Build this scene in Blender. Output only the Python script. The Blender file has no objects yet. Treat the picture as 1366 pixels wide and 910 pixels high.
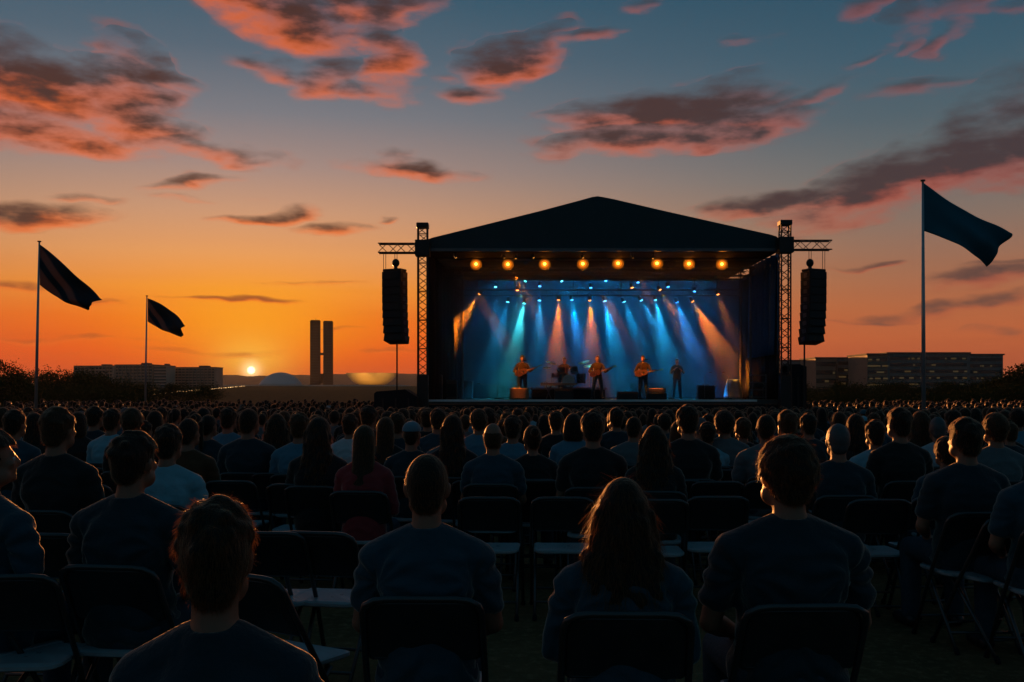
# Sunset open-air concert: built entirely in code
import bpy, bmesh, math, random
import numpy as np
from mathutils import Vector, Matrix, Euler, Quaternion

random.seed(7); RNG = np.random.default_rng(7)
SC = bpy.context.scene
COL = SC.collection
F = 1328.0            # focal length in pixels of the 1366 px wide photograph
EYE = 1.55            # camera height
HOR = 525.0           # pixel row of the horizon
PI = math.pi

def at(px, py, Y):
    return Vector(((px - 683.0) * Y / F, Y, EYE - (py - HOR) * Y / F))

def X(px, Y): return (px - 683.0) * Y / F
def Z(py, Y): return EYE - (py - HOR) * Y / F

def lin(c):
    c = c / 255.0
    return c / 12.92 if c <= 0.04045 else ((c + 0.055) / 1.055) ** 2.4

def rgb(r, g, b): return (lin(r), lin(g), lin(b), 1.0)

# ------------------------------------------------------------------ mesh builder
class MB:
    def __init__(self):
        self.v = []; self.f = []; self.m = []; self.mi = 0; self.M = None
    def _add(self, vs, fs):
        n = len(self.v)
        if self.M is not None:
            vs = [tuple(self.M @ Vector(p)) for p in vs]
        self.v.extend([tuple(p) for p in vs])
        self.f.extend([tuple(i + n for i in q) for q in fs])
        self.m.extend([self.mi] * len(fs))
    def box(self, c, s, R=None, taper=1.0):
        hx, hy, hz = s[0] / 2, s[1] / 2, s[2] / 2
        vs = []
        for k in (-1, 1):
            t = taper if k > 0 else 1.0
            for (a, b) in ((-1, -1), (1, -1), (1, 1), (-1, 1)):
                p = Vector((a * hx * t, b * hy * t, k * hz))
                if R is not None: p = R @ p
                vs.append(p + Vector(c))
        self._add(vs, [(3, 2, 1, 0), (4, 5, 6, 7), (0, 1, 5, 4), (1, 2, 6, 5), (2, 3, 7, 6), (3, 0, 4, 7)])
    def bbox(self, c, s, b=0.02, R=None):
        # box with chamfered vertical and horizontal edges (lofted)
        hx, hy, hz = s[0] / 2, s[1] / 2, s[2] / 2
        def ring(x, y, z, cc):
            x0, y0 = x, y
            return [(x0 - cc, -y0, z), (x0, -y0 + cc, z), (x0, y0 - cc, z), (x0 - cc, y0, z),
                    (-x0 + cc, y0, z), (-x0, y0 - cc, z), (-x0, -y0 + cc, z), (-x0 + cc, -y0, z)]
        rs = [ring(hx - b, hy - b, -hz, b * .5), ring(hx, hy, -hz + b, b), ring(hx, hy, hz - b, b), ring(hx - b, hy - b, hz, b * .5)]
        vs = []
        for r in rs:
            for p in r:
                p = Vector(p)
                if R is not None: p = R @ p
                vs.append(p + Vector(c))
        fs = []
        for k in range(3):
            for i in range(8):
                j = (i + 1) % 8
                fs.append((k * 8 + i, k * 8 + j, k * 8 + 8 + j, k * 8 + 8 + i))
        fs.append(tuple(range(7, -1, -1))); fs.append(tuple(range(24, 32)))
        self._add(vs, fs)
    def loft(self, rings, cap=True):
        n = len(rings[0]); vs = [p for r in rings for p in r]; fs = []
        for k in range(len(rings) - 1):
            for i in range(n):
                j = (i + 1) % n
                fs.append((k * n + i, k * n + j, (k + 1) * n + j, (k + 1) * n + i))
        if cap:
            fs.append(tuple(range(n - 1, -1, -1)))
            fs.append(tuple(range((len(rings) - 1) * n, len(rings) * n)))
        self._add(vs, fs)
    def capsule(self, p1, p2, r1, r2, n=10, flat=1.0):
        p1 = Vector(p1); p2 = Vector(p2); d = (p2 - p1)
        L = d.length
        if L < 1e-6: d = Vector((0, 0, 1))
        d.normalize()
        a = Vector((1, 0, 0)) if abs(d.x) < .8 else Vector((0, 1, 0))
        u = d.cross(a).normalized(); w = d.cross(u)
        rings = []
        for t in (-88, -60, -30, 0):
            t = math.radians(t)
            rings.append((p1 + d * (r1 * math.sin(t)), r1 * math.cos(t)))
        for t in (0, 30, 60, 88):
            t = math.radians(t)
            rings.append((p2 + d * (r2 * math.sin(t)), r2 * math.cos(t)))
        out = []
        for c, r in rings:
            out.append([c + u * (r * math.cos(2 * PI * i / n)) + w * (r * flat * math.sin(2 * PI * i / n)) for i in range(n)])
        self.loft(out)
    def tube(self, pts, r, n=6, cap=True):
        pts = [Vector(p) for p in pts]; rings = []
        rr = r if isinstance(r, (list, tuple)) else [r] * len(pts)
        u = None
        for i, p in enumerate(pts):
            if i == 0: d = pts[1] - p
            elif i == len(pts) - 1: d = p - pts[i - 1]
            else: d = (pts[i + 1] - p).normalized() + (p - pts[i - 1]).normalized()
            d.normalize()
            if u is None:
                a = Vector((0, 0, 1)) if abs(d.z) < .9 else Vector((1, 0, 0))
                u = d.cross(a).normalized()
            else:
                u = (u - d * u.dot(d)).normalized()
            w = d.cross(u)
            rings.append([p + (u * math.cos(2 * PI * k / n) + w * math.sin(2 * PI * k / n)) * rr[i] for k in range(n)])
        self.loft(rings, cap)
    def ell(self, c, r, R=None, nu=14, nv=9):
        vs = []; c = Vector(c)
        rings = []
        for k in range(nv + 1):
            t = -PI / 2 + PI * k / nv
            t = max(-PI / 2 + .04, min(PI / 2 - .04, t))
            ring = []
            for i in range(nu):
                a = 2 * PI * i / nu
                p = Vector((r[0] * math.cos(t) * math.cos(a), r[1] * math.cos(t) * math.sin(a), r[2] * math.sin(t)))
                if R is not None: p = R @ p
                ring.append(c + p)
            rings.append(ring)
        self.loft(rings)
    def prism(self, poly, axis, a, b):
        # poly: list of 2D points; axis 'y': (x,z) extruded from y=a to y=b ; 'z': (x,y) ; 'x': (y,z)
        def mk(p, t):
            return {'y': (p[0], t, p[1]), 'z': (p[0], p[1], t), 'x': (t, p[0], p[1])}[axis]
        n = len(poly)
        vs = [mk(p, a) for p in poly] + [mk(p, b) for p in poly]
        fs = [tuple(range(n)), tuple(range(2 * n - 1, n - 1, -1))]
        for i in range(n):
            j = (i + 1) % n
            fs.append((i, i + n, j + n, j))
        self._add(vs, fs)
    def disc(self, c, r, normal, n=16, th=.01):
        nrm = Vector(normal).normalized()
        self.tube([Vector(c) - nrm * th / 2, Vector(c) + nrm * th / 2], r, n)
    def mesh(self, name, mats, smooth=False, fix=True):
        me = bpy.data.meshes.new(name)
        me.from_pydata(self.v, [], self.f)
        if not isinstance(mats, (list, tuple)): mats = [mats]
        for m in mats: me.materials.append(m)
        if len(mats) > 1: me.polygons.foreach_set('material_index', self.m)
        if fix:
            bm = bmesh.new(); bm.from_mesh(me)
            bmesh.ops.recalc_face_normals(bm, faces=bm.faces)
            bm.to_mesh(me); bm.free()
        if smooth: me.polygons.foreach_set('use_smooth', [True] * len(me.polygons))
        me.update()
        return me
    def build(self, name, mats, parent=None, smooth=False):
        return link(name, self.mesh(name, mats, smooth), parent)

def link(name, data, parent=None):
    o = bpy.data.objects.new(name, data); COL.objects.link(o)
    if parent is not None: o.parent = parent
    return o

def tag(o, label=None, cat=None, group=None, kind=None):
    if label: o['label'] = label
    if cat: o['category'] = cat
    if group: o['group'] = group
    if kind: o['kind'] = kind
    return o

def thing(name, label, cat, loc=(0, 0, 0), rz=0.0, group=None):
    o = link(name, None); o.location = loc; o.rotation_euler = (0, 0, rz)
    return tag(o, label, cat, group)

def copy_tree(o, parent=None):
    c = o.copy(); COL.objects.link(c)
    if parent is not None: c.parent = parent
    for ch in list(o.children): copy_tree(ch, c)
    return c

# ------------------------------------------------------------------ node helpers
class NT:
    def __init__(self, tree): self.t = tree; self.n = tree.nodes; self.l = tree.links
    def new(self, typ, **kw):
        nd = self.n.new(typ)
        for k, v in kw.items(): setattr(nd, k, v)
        return nd
    def put(self, sock, val):
        if isinstance(val, bpy.types.NodeSocket): self.l.new(val, sock)
        else:
            if isinstance(val, (tuple, list)) and sock.type == 'VECTOR': val = val[:3]
            sock.default_value = val
    def m(self, op, a, b=None, c=None, clamp=False):
        nd = self.n.new('ShaderNodeMath'); nd.operation = op; nd.use_clamp = clamp
        for i, x in enumerate((a, b, c)):
            if x is not None: self.put(nd.inputs[i], x)
        return nd.outputs[0]
    def mix(self, f, a, b, blend='MIX', clamp=False):
        nd = self.n.new('ShaderNodeMix'); nd.data_type = 'RGBA'; nd.blend_type = blend
        nd.clamp_result = clamp
        self.put(nd.inputs[0], f); self.put(nd.inputs[6], a); self.put(nd.inputs[7], b)
        return nd.outputs[2]
    def mapr(self, v, a, b, c=0.0, d=1.0, smooth=True):
        nd = self.n.new('ShaderNodeMapRange')
        nd.interpolation_type = 'SMOOTHSTEP' if smooth else 'LINEAR'
        self.put(nd.inputs[0], v)
        for i, x in enumerate((a, b, c, d)): nd.inputs[i + 1].default_value = x
        return nd.outputs[0]
    def ramp(self, v, stops, interp='LINEAR'):
        nd = self.n.new('ShaderNodeValToRGB'); cr = nd.color_ramp; cr.interpolation = interp
        while len(cr.elements) < len(stops): cr.elements.new(0.5)
        for e, (p, c) in zip(cr.elements, stops): e.position = p; e.color = c
        self.put(nd.inputs[0], v)
        return nd.outputs[0]
    def noise(self, vec, scale, detail=4, rough=.55, dist=0.0):
        nd = self.n.new('ShaderNodeTexNoise')
        if vec is not None: self.put(nd.inputs['Vector'], vec)
        nd.inputs['Scale'].default_value = scale; nd.inputs['Detail'].default_value = detail
        nd.inputs['Roughness'].default_value = rough; nd.inputs['Distortion'].default_value = dist
        return nd

def mat(name, col, rough=.6, spec=.5, var=.25, vscale=6.0, bump=.0, bscale=40.0, metal=0.0, objcol=False,
        sheen=0.0, emit=None, estr=0.0, alt=None, stretch=None, trans=0.0, hairvar=None):
    m = bpy.data.materials.new(name); m.use_nodes = True
    t = NT(m.node_tree); p = m.node_tree.nodes['Principled BSDF']
    tc = t.new('ShaderNodeTexCoord'); vec = tc.outputs['Object']
    if stretch:
        mp = t.new('ShaderNodeMapping'); mp.inputs['Scale'].default_value = stretch
        t.l.new(vec, mp.inputs['Vector']); vec = mp.outputs[0]
    base = (*col[:3], 1.0)
    if objcol:
        oi = t.new('ShaderNodeObjectInfo'); base = oi.outputs['Color']
    elif hairvar:
        oi = t.new('ShaderNodeObjectInfo')
        base = t.ramp(oi.outputs['Random'], hairvar, 'CONSTANT')
    if var > 0 or alt:
        nz = t.noise(vec, vscale, 5, .6)
        if alt: c = t.mix(t.mapr(nz.outputs[0], .35, .65), base, (*alt[:3], 1.0))
        else:
            f = t.mapr(nz.outputs[0], .25, .75, 1 - var, 1 + var, False)
            vm = t.new('ShaderNodeVectorMath'); vm.operation = 'SCALE'
            t.put(vm.inputs[0], base); t.put(vm.inputs['Scale'], f)
            c = vm.outputs[0]
        t.put(p.inputs['Base Color'], c)
        rr = t.mapr(nz.outputs[0], .3, .7, max(.05, rough - .08), min(1, rough + .08), False)
        t.put(p.inputs['Roughness'], rr)
    else:
        t.put(p.inputs['Base Color'], base); p.inputs['Roughness'].default_value = rough
    p.inputs['Specular IOR Level'].default_value = spec
    p.inputs['Metallic'].default_value = metal
    if sheen > 0:
        p.inputs['Sheen Weight'].default_value = sheen; p.inputs['Sheen Roughness'].default_value = .35; p.inputs['Sheen Tint'].default_value = (1, .62, .36, 1) if 'hair' in name else (1, .85, .7, 1)
    if bump > 0:
        b = t.noise(vec, bscale, 4, .6)
        bn = t.new('ShaderNodeBump'); bn.inputs['Strength'].default_value = bump; bn.inputs['Distance'].default_value = .02
        t.l.new(b.outputs[0], bn.inputs['Height']); t.l.new(bn.outputs[0], p.inputs['Normal'])
    if emit:
        p.inputs['Emission Color'].default_value = (*emit[:3], 1); p.inputs['Emission Strength'].default_value = estr
    if trans > 0:
        out = m.node_tree.nodes['Material Output']
        tr = t.new('ShaderNodeBsdfTranslucent'); t.put(tr.inputs[0], base)
        mx = t.new('ShaderNodeMixShader'); mx.inputs[0].default_value = trans
        t.l.new(p.outputs[0], mx.inputs[1]); t.l.new(tr.outputs[0], mx.inputs[2]); t.l.new(mx.outputs[0], out.inputs[0])
    return m

M = {}
M['skin'] = mat('skin', (.28, .12, .07), .5, .4, .12, 14, .08, 120)
HV = [(0, (.012, .007, .005, 1)), (.35, (.022, .011, .006, 1)), (.62, (.050, .022, .009, 1)), (.8, (.010, .008, .007, 1))]
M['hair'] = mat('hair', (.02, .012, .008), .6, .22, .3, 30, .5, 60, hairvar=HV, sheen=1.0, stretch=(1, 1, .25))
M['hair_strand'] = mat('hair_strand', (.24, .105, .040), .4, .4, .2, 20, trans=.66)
M['hair_dark'] = mat('hair_dark', (.016, .008, .005), .6, .22, .3, 30, .5, 60, sheen=1.0, stretch=(1, 1, .25))
M['hair_grey'] = mat('hair_grey', (.075, .075, .075), .5, .4, .2, 30, .4, 60)
M['cloth'] = mat('cloth', (.05, .06, .08), .85, .2, .15, 9, .35, 26, objcol=True, sheen=.85)
M['denim'] = mat('denim', (.028, .052, .072), .85, .2, .25, 20, .3, 60)
M['chair_frame'] = mat('chair_frame', (.075, .078, .08), .33, .5, .15, 9, metal=.7)
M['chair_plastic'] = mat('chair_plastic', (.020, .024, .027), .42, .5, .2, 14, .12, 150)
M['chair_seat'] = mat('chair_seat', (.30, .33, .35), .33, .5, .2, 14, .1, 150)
M['black_metal'] = mat('black_metal', (.018, .018, .02), .4, .5, .2, 5, metal=.3)
M['alu'] = mat('aluminium', (.12, .12, .125), .4, .5, .2, 5, metal=.7)
M['pole'] = mat('pole_metal', (.45, .45, .46), .35, .5, .15, 3, metal=.6)
M['black_cloth'] = mat('black_cloth', (.012, .012, .014), .9, .2, .25, 2, .3, 5)
M['roof_skin'] = mat('roof_skin', (.010, .050, .060), .55, .35, .2, .6, .15, 1.5)
M['ceiling_skin'] = mat('ceiling_skin', (.012, .010, .009), .9, .05, .25, .8, .2, 2)
M['backdrop'] = mat('backdrop_cloth', (.04, .09, .12), .95, .1, .15, .7, .2, 3)
M['drape_blue'] = mat('drape_blue', (.05, .13, .26), .85, .2, .2, 2, .2, 6)
M['deck'] = mat('deck', (.06, .055, .05), .55, .4, .3, 1.5)
M['trim_white'] = mat('trim_white', (.75, .75, .74), .5, .4, .1, 3)
M['fascia'] = mat('fascia', (.014, .02, .026), .85, .2, .25, 1.2)
M['grille'] = mat('grille', (.012, .012, .013), .6, .4, .2, 20, .3, 120)
M['wood_warm'] = mat('wood_warm', (.28, .14, .06), .5, .4, .25, 6, .1, 30, stretch=(1, 6, 6))
M['gold'] = mat('cymbal_brass', (.55, .38, .14), .3, .5, .15, 6, metal=.9)
M['white_skin'] = mat('drum_skin', (.6, .58, .55), .5, .4, .1, 6)
M['concrete'] = mat('concrete', (.36, .34, .31), .8, .3, .18, .05)
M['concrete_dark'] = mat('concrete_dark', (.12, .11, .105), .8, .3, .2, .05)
M['tower_dark'] = mat('tower_dark', (.02, .018, .017), .8, .1, .15, .05)
M['glass_dark'] = mat('glass_dark', (.03, .04, .045), .2, .6, .3, .3)
M['window_lit'] = mat('window_lit', (.3, .25, .15), .4, .5, 0, emit=(1.0, .62, .22), estr=.035)
M['headlight'] = mat('headlight', (.8, .7, .5), .3, .5, 0, emit=(1.0, .55, .2), estr=2.2)
M['car_paint'] = mat('car_paint', (.1, .1, .1), .3, .5, .1, 3)
M['leaf'] = mat('leaf', (.035, .05, .016), .95, .0, .5, .8, alt=(.055, .055, .02))
M['bark'] = mat('bark', (.06, .045, .03), .9, .2, .3, 4, .4, 20)
M['flag'] = mat('flag_cloth', (.03, .08, .14), .8, .2, .1, 2, objcol=True, trans=.4)
# brightness of the stage lamps, of the added blue wash, of the added key lamps, and density of the stage smoke
KPOW, WASH, GLOW, KEY, FOG, HAZE, EXPO = 8.0, 85, 8, 13000, 0.06, 4.5e-5, 0.0
# ------------------------------------------------------------------ sky
SUN_AZ = math.atan((335 - 683) / F); SUN_EL = math.atan(31 / F) * math.cos(SUN_AZ)
def dir_of(px, py):
    x = (px - 683) / F; z = (HOR - py) / F
    return math.atan(x), math.atan(z / math.sqrt(1 + x * x))

# (px, py, half width, half height, weight, tilt in degrees (positive: right end up))
CLOUDS = [
    # big dark bank at the left
    (40, 118, 140, 44, 1.15, -4), (150, 128, 70, 40, 1.0, -14), (25, 75, 60, 28, .75, -10), (185, 95, 60, 32, .7, -28), (235, 115, 30, 12, .5, -10),
    (60, 178, 140, 20, .9, -3), (170, 172, 90, 24, .85, -6), (250, 200, 110, 11, .7, -2), (30, 197, 60, 10, .5, 0),
    # red bank at the top centre
    (330, 8, 110, 28, .9, -20), (400, 28, 70, 36, .95, -20), (490, 12, 110, 20, .75, 4), (520, 72, 40, 46, .9, 10),
    (360, 90, 50, 16, .65, -8), (430, 105, 60, 26, .7, 5), (500, 125, 60, 14, .55, 0), (470, 45, 70, 20, .7, 0),
    # middle
    (670, 82, 78, 28, .95, 10), (725, 60, 50, 20, .6, 25), (775, 52, 60, 9, .5, 8), (625, 125, 50, 12, .5, 5), (585, 105, 18, 9, .4, 0),
    (900, 150, 150, 32, 1.1, 2), (870, 190, 140, 17, .9, 0), (1000, 165, 90, 20, .8, 4), (790, 152, 60, 11, .6, 0), (960, 120, 70, 16, .6, 4), (1090, 128, 60, 7, .45, 10),
    # long bank at the right
    (1230, 228, 190, 38, 1.15, 13), (1050, 266, 130, 15, .9, 6), (1340, 190, 110, 50, .9, 10), (1120, 235, 90, 13, .6, 26), (1340, 130, 60, 30, .5, 20),
    # small ones
    (550, 221, 88, 13, .8, -3), (535, 206, 30, 10, .45, 0), (352, 291, 62, 8, .8, 8), (385, 282, 34, 9, .55, 5), (440, 303, 54, 8, .85, 2),
    (255, 241, 66, 8, .6, 10), (210, 249, 36, 6, .6, 0), (45, 285, 92, 13, .9, 2), (118, 268, 30, 4, .35, 0), (515, 292, 14, 3, .45, 0), (240, 262, 40, 4, .4, 0), (330, 262, 20, 3, .35, 0),
    (1215, 30, 36, 22, .6, 30), (1262, 45, 34, 13, .55, 35), (1285, 8, 50, 14, .6, 10), (1160, 8, 40, 9, .45, 0), (1345, 8, 30, 8, .5, 0), (860, 5, 26, 12, .35, 0), (1000, 55, 34, 7, .3, 0), (1230, 118, 60, 8, .35, 4), (1160, 88, 20, 6, .3, 20), (1215, 65, 18, 10, .4, 30),
    (1158, 354, 44, 4, .75, 2), (1322, 369, 84, 14, .95, 5), (1290, 408, 150, 9, .8, 4), (1160, 426, 80, 4, .6, 0), (1345, 350, 50, 4, .5, 2), (1350, 440, 60, 4, .45, 0),
    (315, 402, 72, 3.5, .85, 0), (20, 380, 44, 6, .6, 0), (150, 400, 34, 4, .6, -3), (90, 452, 110, 3.5, .5, -1), (465, 442, 30, 2.5, .5, 0), (520, 468, 50, 4, .4, 0), (240, 470, 120, 4, .3, 0), (420, 380, 50, 3, .3, 0),
]

def cloud_group():
    g = bpy.data.node_groups.new('sunset_clouds', 'ShaderNodeTree')
    for nm in ('Az', 'El'): g.interface.new_socket(name=nm, in_out='INPUT', socket_type='NodeSocketFloat')
    for nm in ('Density', 'Lower'): g.interface.new_socket(name=nm, in_out='OUTPUT', socket_type='NodeSocketFloat')
    t = NT(g); gi = t.new('NodeGroupInput'); go = t.new('NodeGroupOutput')
    az, el = gi.outputs[0], gi.outputs[1]
    D = None; S = None; L = None
    for (px, py, hw, hh, w, tilt) in CLOUDS:
        a0, e0 = dir_of(px, py)
        rx, ry = hw * 1.12 / F, hh * 1.22 / F
        ca, sa = math.cos(math.radians(tilt)), math.sin(math.radians(tilt))
        # qx = (ca*(az-a0)+sa*(el-e0))/rx ; qy = (-sa*(az-a0)+ca*(el-e0))/ry
        m1 = t.m('MULTIPLY_ADD', el, sa / rx, (-ca * a0 - sa * e0) / rx)
        qx = t.m('MULTIPLY_ADD', az, ca / rx, m1)
        m2 = t.m('MULTIPLY_ADD', el, ca / ry, (sa * a0 - ca * e0) / ry)
        qy = t.m('MULTIPLY_ADD', az, -sa / ry, m2)
        q = t.m('MULTIPLY_ADD', qx, qx, t.m('MULTIPLY', qy, qy))
        v = t.m('MULTIPLY_ADD', q, -w, w)
        D = v if D is None else t.m('MAXIMUM', D, v)
        vp = t.m('MAXIMUM', v, 0.0)
        S = vp if S is None else t.m('ADD', S, vp)
        lw = t.m('MULTIPLY', vp, qy)
        L = lw if L is None else t.m('ADD', L, lw)
    low = t.m('DIVIDE', L, t.m('ADD', S, .02))
    t.l.new(t.m('MAXIMUM', D, -1.2), go.inputs[0]); t.l.new(low, go.inputs[1])
    return g

def make_world():
    w = bpy.data.worlds.new('World'); SC.world = w; w.use_nodes = True
    t = NT(w.node_tree); w.node_tree.nodes.clear()
    out = t.new('ShaderNodeOutputWorld'); bg = t.new('ShaderNodeBackground')
    tc = t.new('ShaderNodeTexCoord'); sep = t.new('ShaderNodeSeparateXYZ')
    nv = t.new('ShaderNodeVectorMath'); nv.operation = 'NORMALIZE'
    t.l.new(tc.outputs['Generated'], nv.inputs[0]); t.l.new(nv.outputs[0], sep.inputs[0])
    x, y, z = sep.outputs
    az = t.m('ARCTAN2', x, y); el = t.m('ARCSINE', z)
    daz = t.m('ABSOLUTE', t.m('SUBTRACT', az, SUN_AZ))
    e1 = t.m('MULTIPLY', el, 1 / .42, clamp=True)
    E = lambda py: math.atan((HOR - py) / F) / .42
    sunc = t.ramp(e1, [(0, rgb(190, 58, 26)), (E(495), rgb(216, 62, 18)), (E(470), rgb(236, 80, 14)), (E(430), rgb(243, 108, 18)), (E(390), rgb(246, 146, 50)),
                       (E(345), rgb(233, 158, 96)), (E(290), rgb(206, 154, 120)), (E(230), rgb(166, 140, 132)), (E(160), rgb(122, 124, 132)),
                       (E(80), rgb(84, 104, 120)), (E(0), rgb(56, 92, 112)), (1, rgb(40, 74, 98))])
    farc = t.ramp(e1, [(0, rgb(150, 62, 42)), (E(490), rgb(172, 78, 52)), (E(455), rgb(188, 96, 58)), (E(415), rgb(180, 104, 68)), (E(370), rgb(162, 110, 84)),
                       (E(310), rgb(136, 114, 102)), (E(250), rgb(108, 112, 112)), (E(180), rgb(80, 100, 110)),
                       (E(100), rgb(58, 92, 110)), (E(0), rgb(38, 80, 102)), (1, rgb(28, 62, 86))])
    backc = t.ramp(e1, [(0, rgb(60, 68, 76)), (.12, rgb(54, 76, 87)), (.3, rgb(42, 79, 94)), (1, rgb(27, 67, 84))])
    f1 = t.mapr(daz, .0, .68); f2 = t.mapr(daz, .9, 2.0)
    sky = t.mix(f1, sunc, farc); sky = t.mix(f2, sky, backc)
    zen = t.mapr(el, .38, 1.3); sky = t.mix(zen, sky, rgb(24, 60, 76))
    # coordinates for noise
    cmb = t.new('ShaderNodeCombineXYZ'); t.put(cmb.inputs[0], t.m('MULTIPLY', az, 1.0)); t.put(cmb.inputs[1], t.m('MULTIPLY', el, 2.7)); cmb.inputs[2].default_value = 3.7
    # streaks of thin haze near the horizon
    cs = t.new('ShaderNodeCombineXYZ'); t.put(cs.inputs[0], t.m('MULTIPLY', az, 2.2)); t.put(cs.inputs[1], t.m('MULTIPLY', el, 46.0))
    st = t.noise(cs.outputs[0], 1.0, 4, .55)
    nearh = t.mapr(el, .16, .0)
    stf = t.m('MULTIPLY', t.mapr(st.outputs[0], .48, .72), t.m('MULTIPLY', nearh, .42))
    sky = t.mix(stf, sky, t.mix(f1, rgb(214, 84, 28), rgb(150, 74, 52)))
    # glow round the sun
    dx = t.m('SUBTRACT', az, SUN_AZ); dy = t.m('SUBTRACT', el, SUN_EL)
    def glow(cx, cy, sx, sy):
        a = t.m('DIVIDE', t.m('SUBTRACT', dx, cx), sx); b = t.m('DIVIDE', t.m('SUBTRACT', dy, cy), sy)
        return t.m('EXPONENT', t.m('MULTIPLY', t.m('MULTIPLY_ADD', a, a, t.m('MULTIPLY', b, b)), -1.0))
    g1 = glow(0, .048, .100, .042); g2 = glow(0, .010, .036, .022); g3 = glow(0, 0, .008, .008)
    sky = t.mix(t.m('MULTIPLY', g1, .64), sky, rgb(255, 172, 32))
    sky = t.mix(t.m('MULTIPLY', g2, .7), sky, rgb(255, 196, 70))
    sky = t.mix(t.m('MULTIPLY', g3, .9), sky, (1.6, 1.1, .5, 1))
    # clouds
    warp = t.noise(cmb.outputs[0], 10.0, 3, .5)
    ws = t.new('ShaderNodeSeparateColor'); t.l.new(warp.outputs[1], ws.inputs[0])
    azw = t.m('MULTIPLY_ADD', t.m('SUBTRACT', ws.outputs[0], .5), .085, az)
    elw = t.m('MULTIPLY_ADD', t.m('SUBTRACT', ws.outputs[1], .5), .034, el)
    g = t.new('ShaderNodeGroup'); g.node_tree = cloud_group()
    t.l.new(azw, g.inputs[0]); t.l.new(elw, g.inputs[1])
    fb = t.noise(cmb.outputs[0], 22.0, 7, .54)
    fbc = t.m('SUBTRACT', fb.outputs[0], .5)
    D2 = t.m('MULTIPLY_ADD', fbc, 1.95, g.outputs[0])
    alpha = t.mapr(D2, -.22, 1.08)
    low = t.m('MULTIPLY_ADD', fbc, 1.3, g.outputs[1])
    low = t.m('MULTIPLY_ADD', D2, .42, low)
    warm = t.m('MULTIPLY', t.mapr(daz, .42, .1), .23)
    lit = t.mapr(t.m('SUBTRACT', low, warm), .36, -.52)
    side = t.mapr(daz, .05, .75)
    darkc = t.mix(side, rgb(72, 45, 42), rgb(66, 55, 60))
    litc = t.mix(side, rgb(246, 108, 36), rgb(196, 80, 62))
    # low clouds close to the horizon are thin and take the sky colour
    litc = t.mix(t.mapr(el, .12, .03), litc, t.mix(side, rgb(236, 110, 36), rgb(176, 92, 62)))
    darkc = t.mix(t.mapr(el, .16, .04), darkc, t.mix(side, rgb(176, 78, 34), rgb(112, 76, 66)))
    edge = t.mapr(D2, .95, .12)
    lit = t.m('MAXIMUM', lit, t.m('MULTIPLY', edge, t.mapr(g.outputs[1], .35, -.35)))
    cc = t.mix(t.m('MULTIPLY', lit, t.mapr(daz, .45, .85, .93, .55)), darkc, litc)
    cc = t.mix(t.mapr(daz, .6, 1.9), cc, rgb(50, 56, 74))
    a = t.m('MULTIPLY', alpha, t.mapr(D2, -.2, 1.0, .70, .98, False))
    sky = t.mix(a, sky, cc)
    # sun disc just above the ridge
    rr = t.m('SQRT', t.m('MULTIPLY_ADD', dx, dx, t.m('MULTIPLY', dy, dy)))
    disc = t.mapr(rr, .0044, .0026)
    sky = t.mix(disc, sky, (3.0, 2.2, 1.3, 1))
    # below the horizon
    sky = t.mix(t.mapr(el, -.002, -.03), sky, rgb(40, 26, 22))
    # physical sky laid under it at low strength
    ns = t.new('ShaderNodeTexSky'); ns.sky_type = 'NISHITA'; ns.sun_disc = False
    ns.sun_elevation = max(SUN_EL, math.radians(1.3)); ns.sun_rotation = SUN_AZ
    ns.dust_density = 2.0
    vs = t.new('ShaderNodeVectorMath'); vs.operation = 'SCALE'; t.l.new(ns.outputs[0], vs.inputs[0]); vs.inputs['Scale'].default_value = .05
    final = t.mix(.06, sky, vs.outputs[0])
    t.l.new(final, bg.inputs[0]); bg.inputs[1].default_value = 1.0
    t.l.new(bg.outputs[0], out.inputs[0])
    w.cycles.sampling_method = 'MANUAL'; w.cycles.sample_map_resolution = 512

make_world()

def make_sun():
    ld = bpy.data.lights.new('sun', 'SUN'); ld.energy = 5.0; ld.angle = math.radians(.6); ld.color = (1.0, .36, .09)
    o = link('sun', ld)
    el = SUN_EL + math.radians(.9)      # lamp raised above the visible disc for more rim light on heads
    s = Vector((math.sin(SUN_AZ) * math.cos(el), math.cos(SUN_AZ) * math.cos(el), math.sin(el)))
    o.rotation_mode = 'QUATERNION'; o.rotation_quaternion = s.to_track_quat('Z', 'Y'); o.location = (-60, 120, 60)
make_sun()

def make_camera():
    cd = bpy.data.cameras.new('camera'); o = link('camera', cd)
    cd.sensor_width = 36; cd.sensor_fit = 'HORIZONTAL'; cd.lens = 36 * F / 1366
    cd.shift_y = (HOR - 455) / 1366; cd.clip_start = .1; cd.clip_end = 20000
    o.location = (0, 0, EYE); o.rotation_euler = (PI / 2, 0, 0)
    SC.camera = o
make_camera()

# ------------------------------------------------------------------ ground and far land
GZ = -.34      # the field falls gently towards the stage
def hground(x, y):
    r = math.hypot(x, y)
    if y < 8: dip = 0.0
    elif y < 36: dip = GZ * (y - 8) / 28
    elif y < 75: dip = GZ
    else: dip = GZ * max(0.0, 1 - (y - 75) / 60)
    if r < 200: return dip
    return min(14.0, (r - 200) * .0100)

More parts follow.
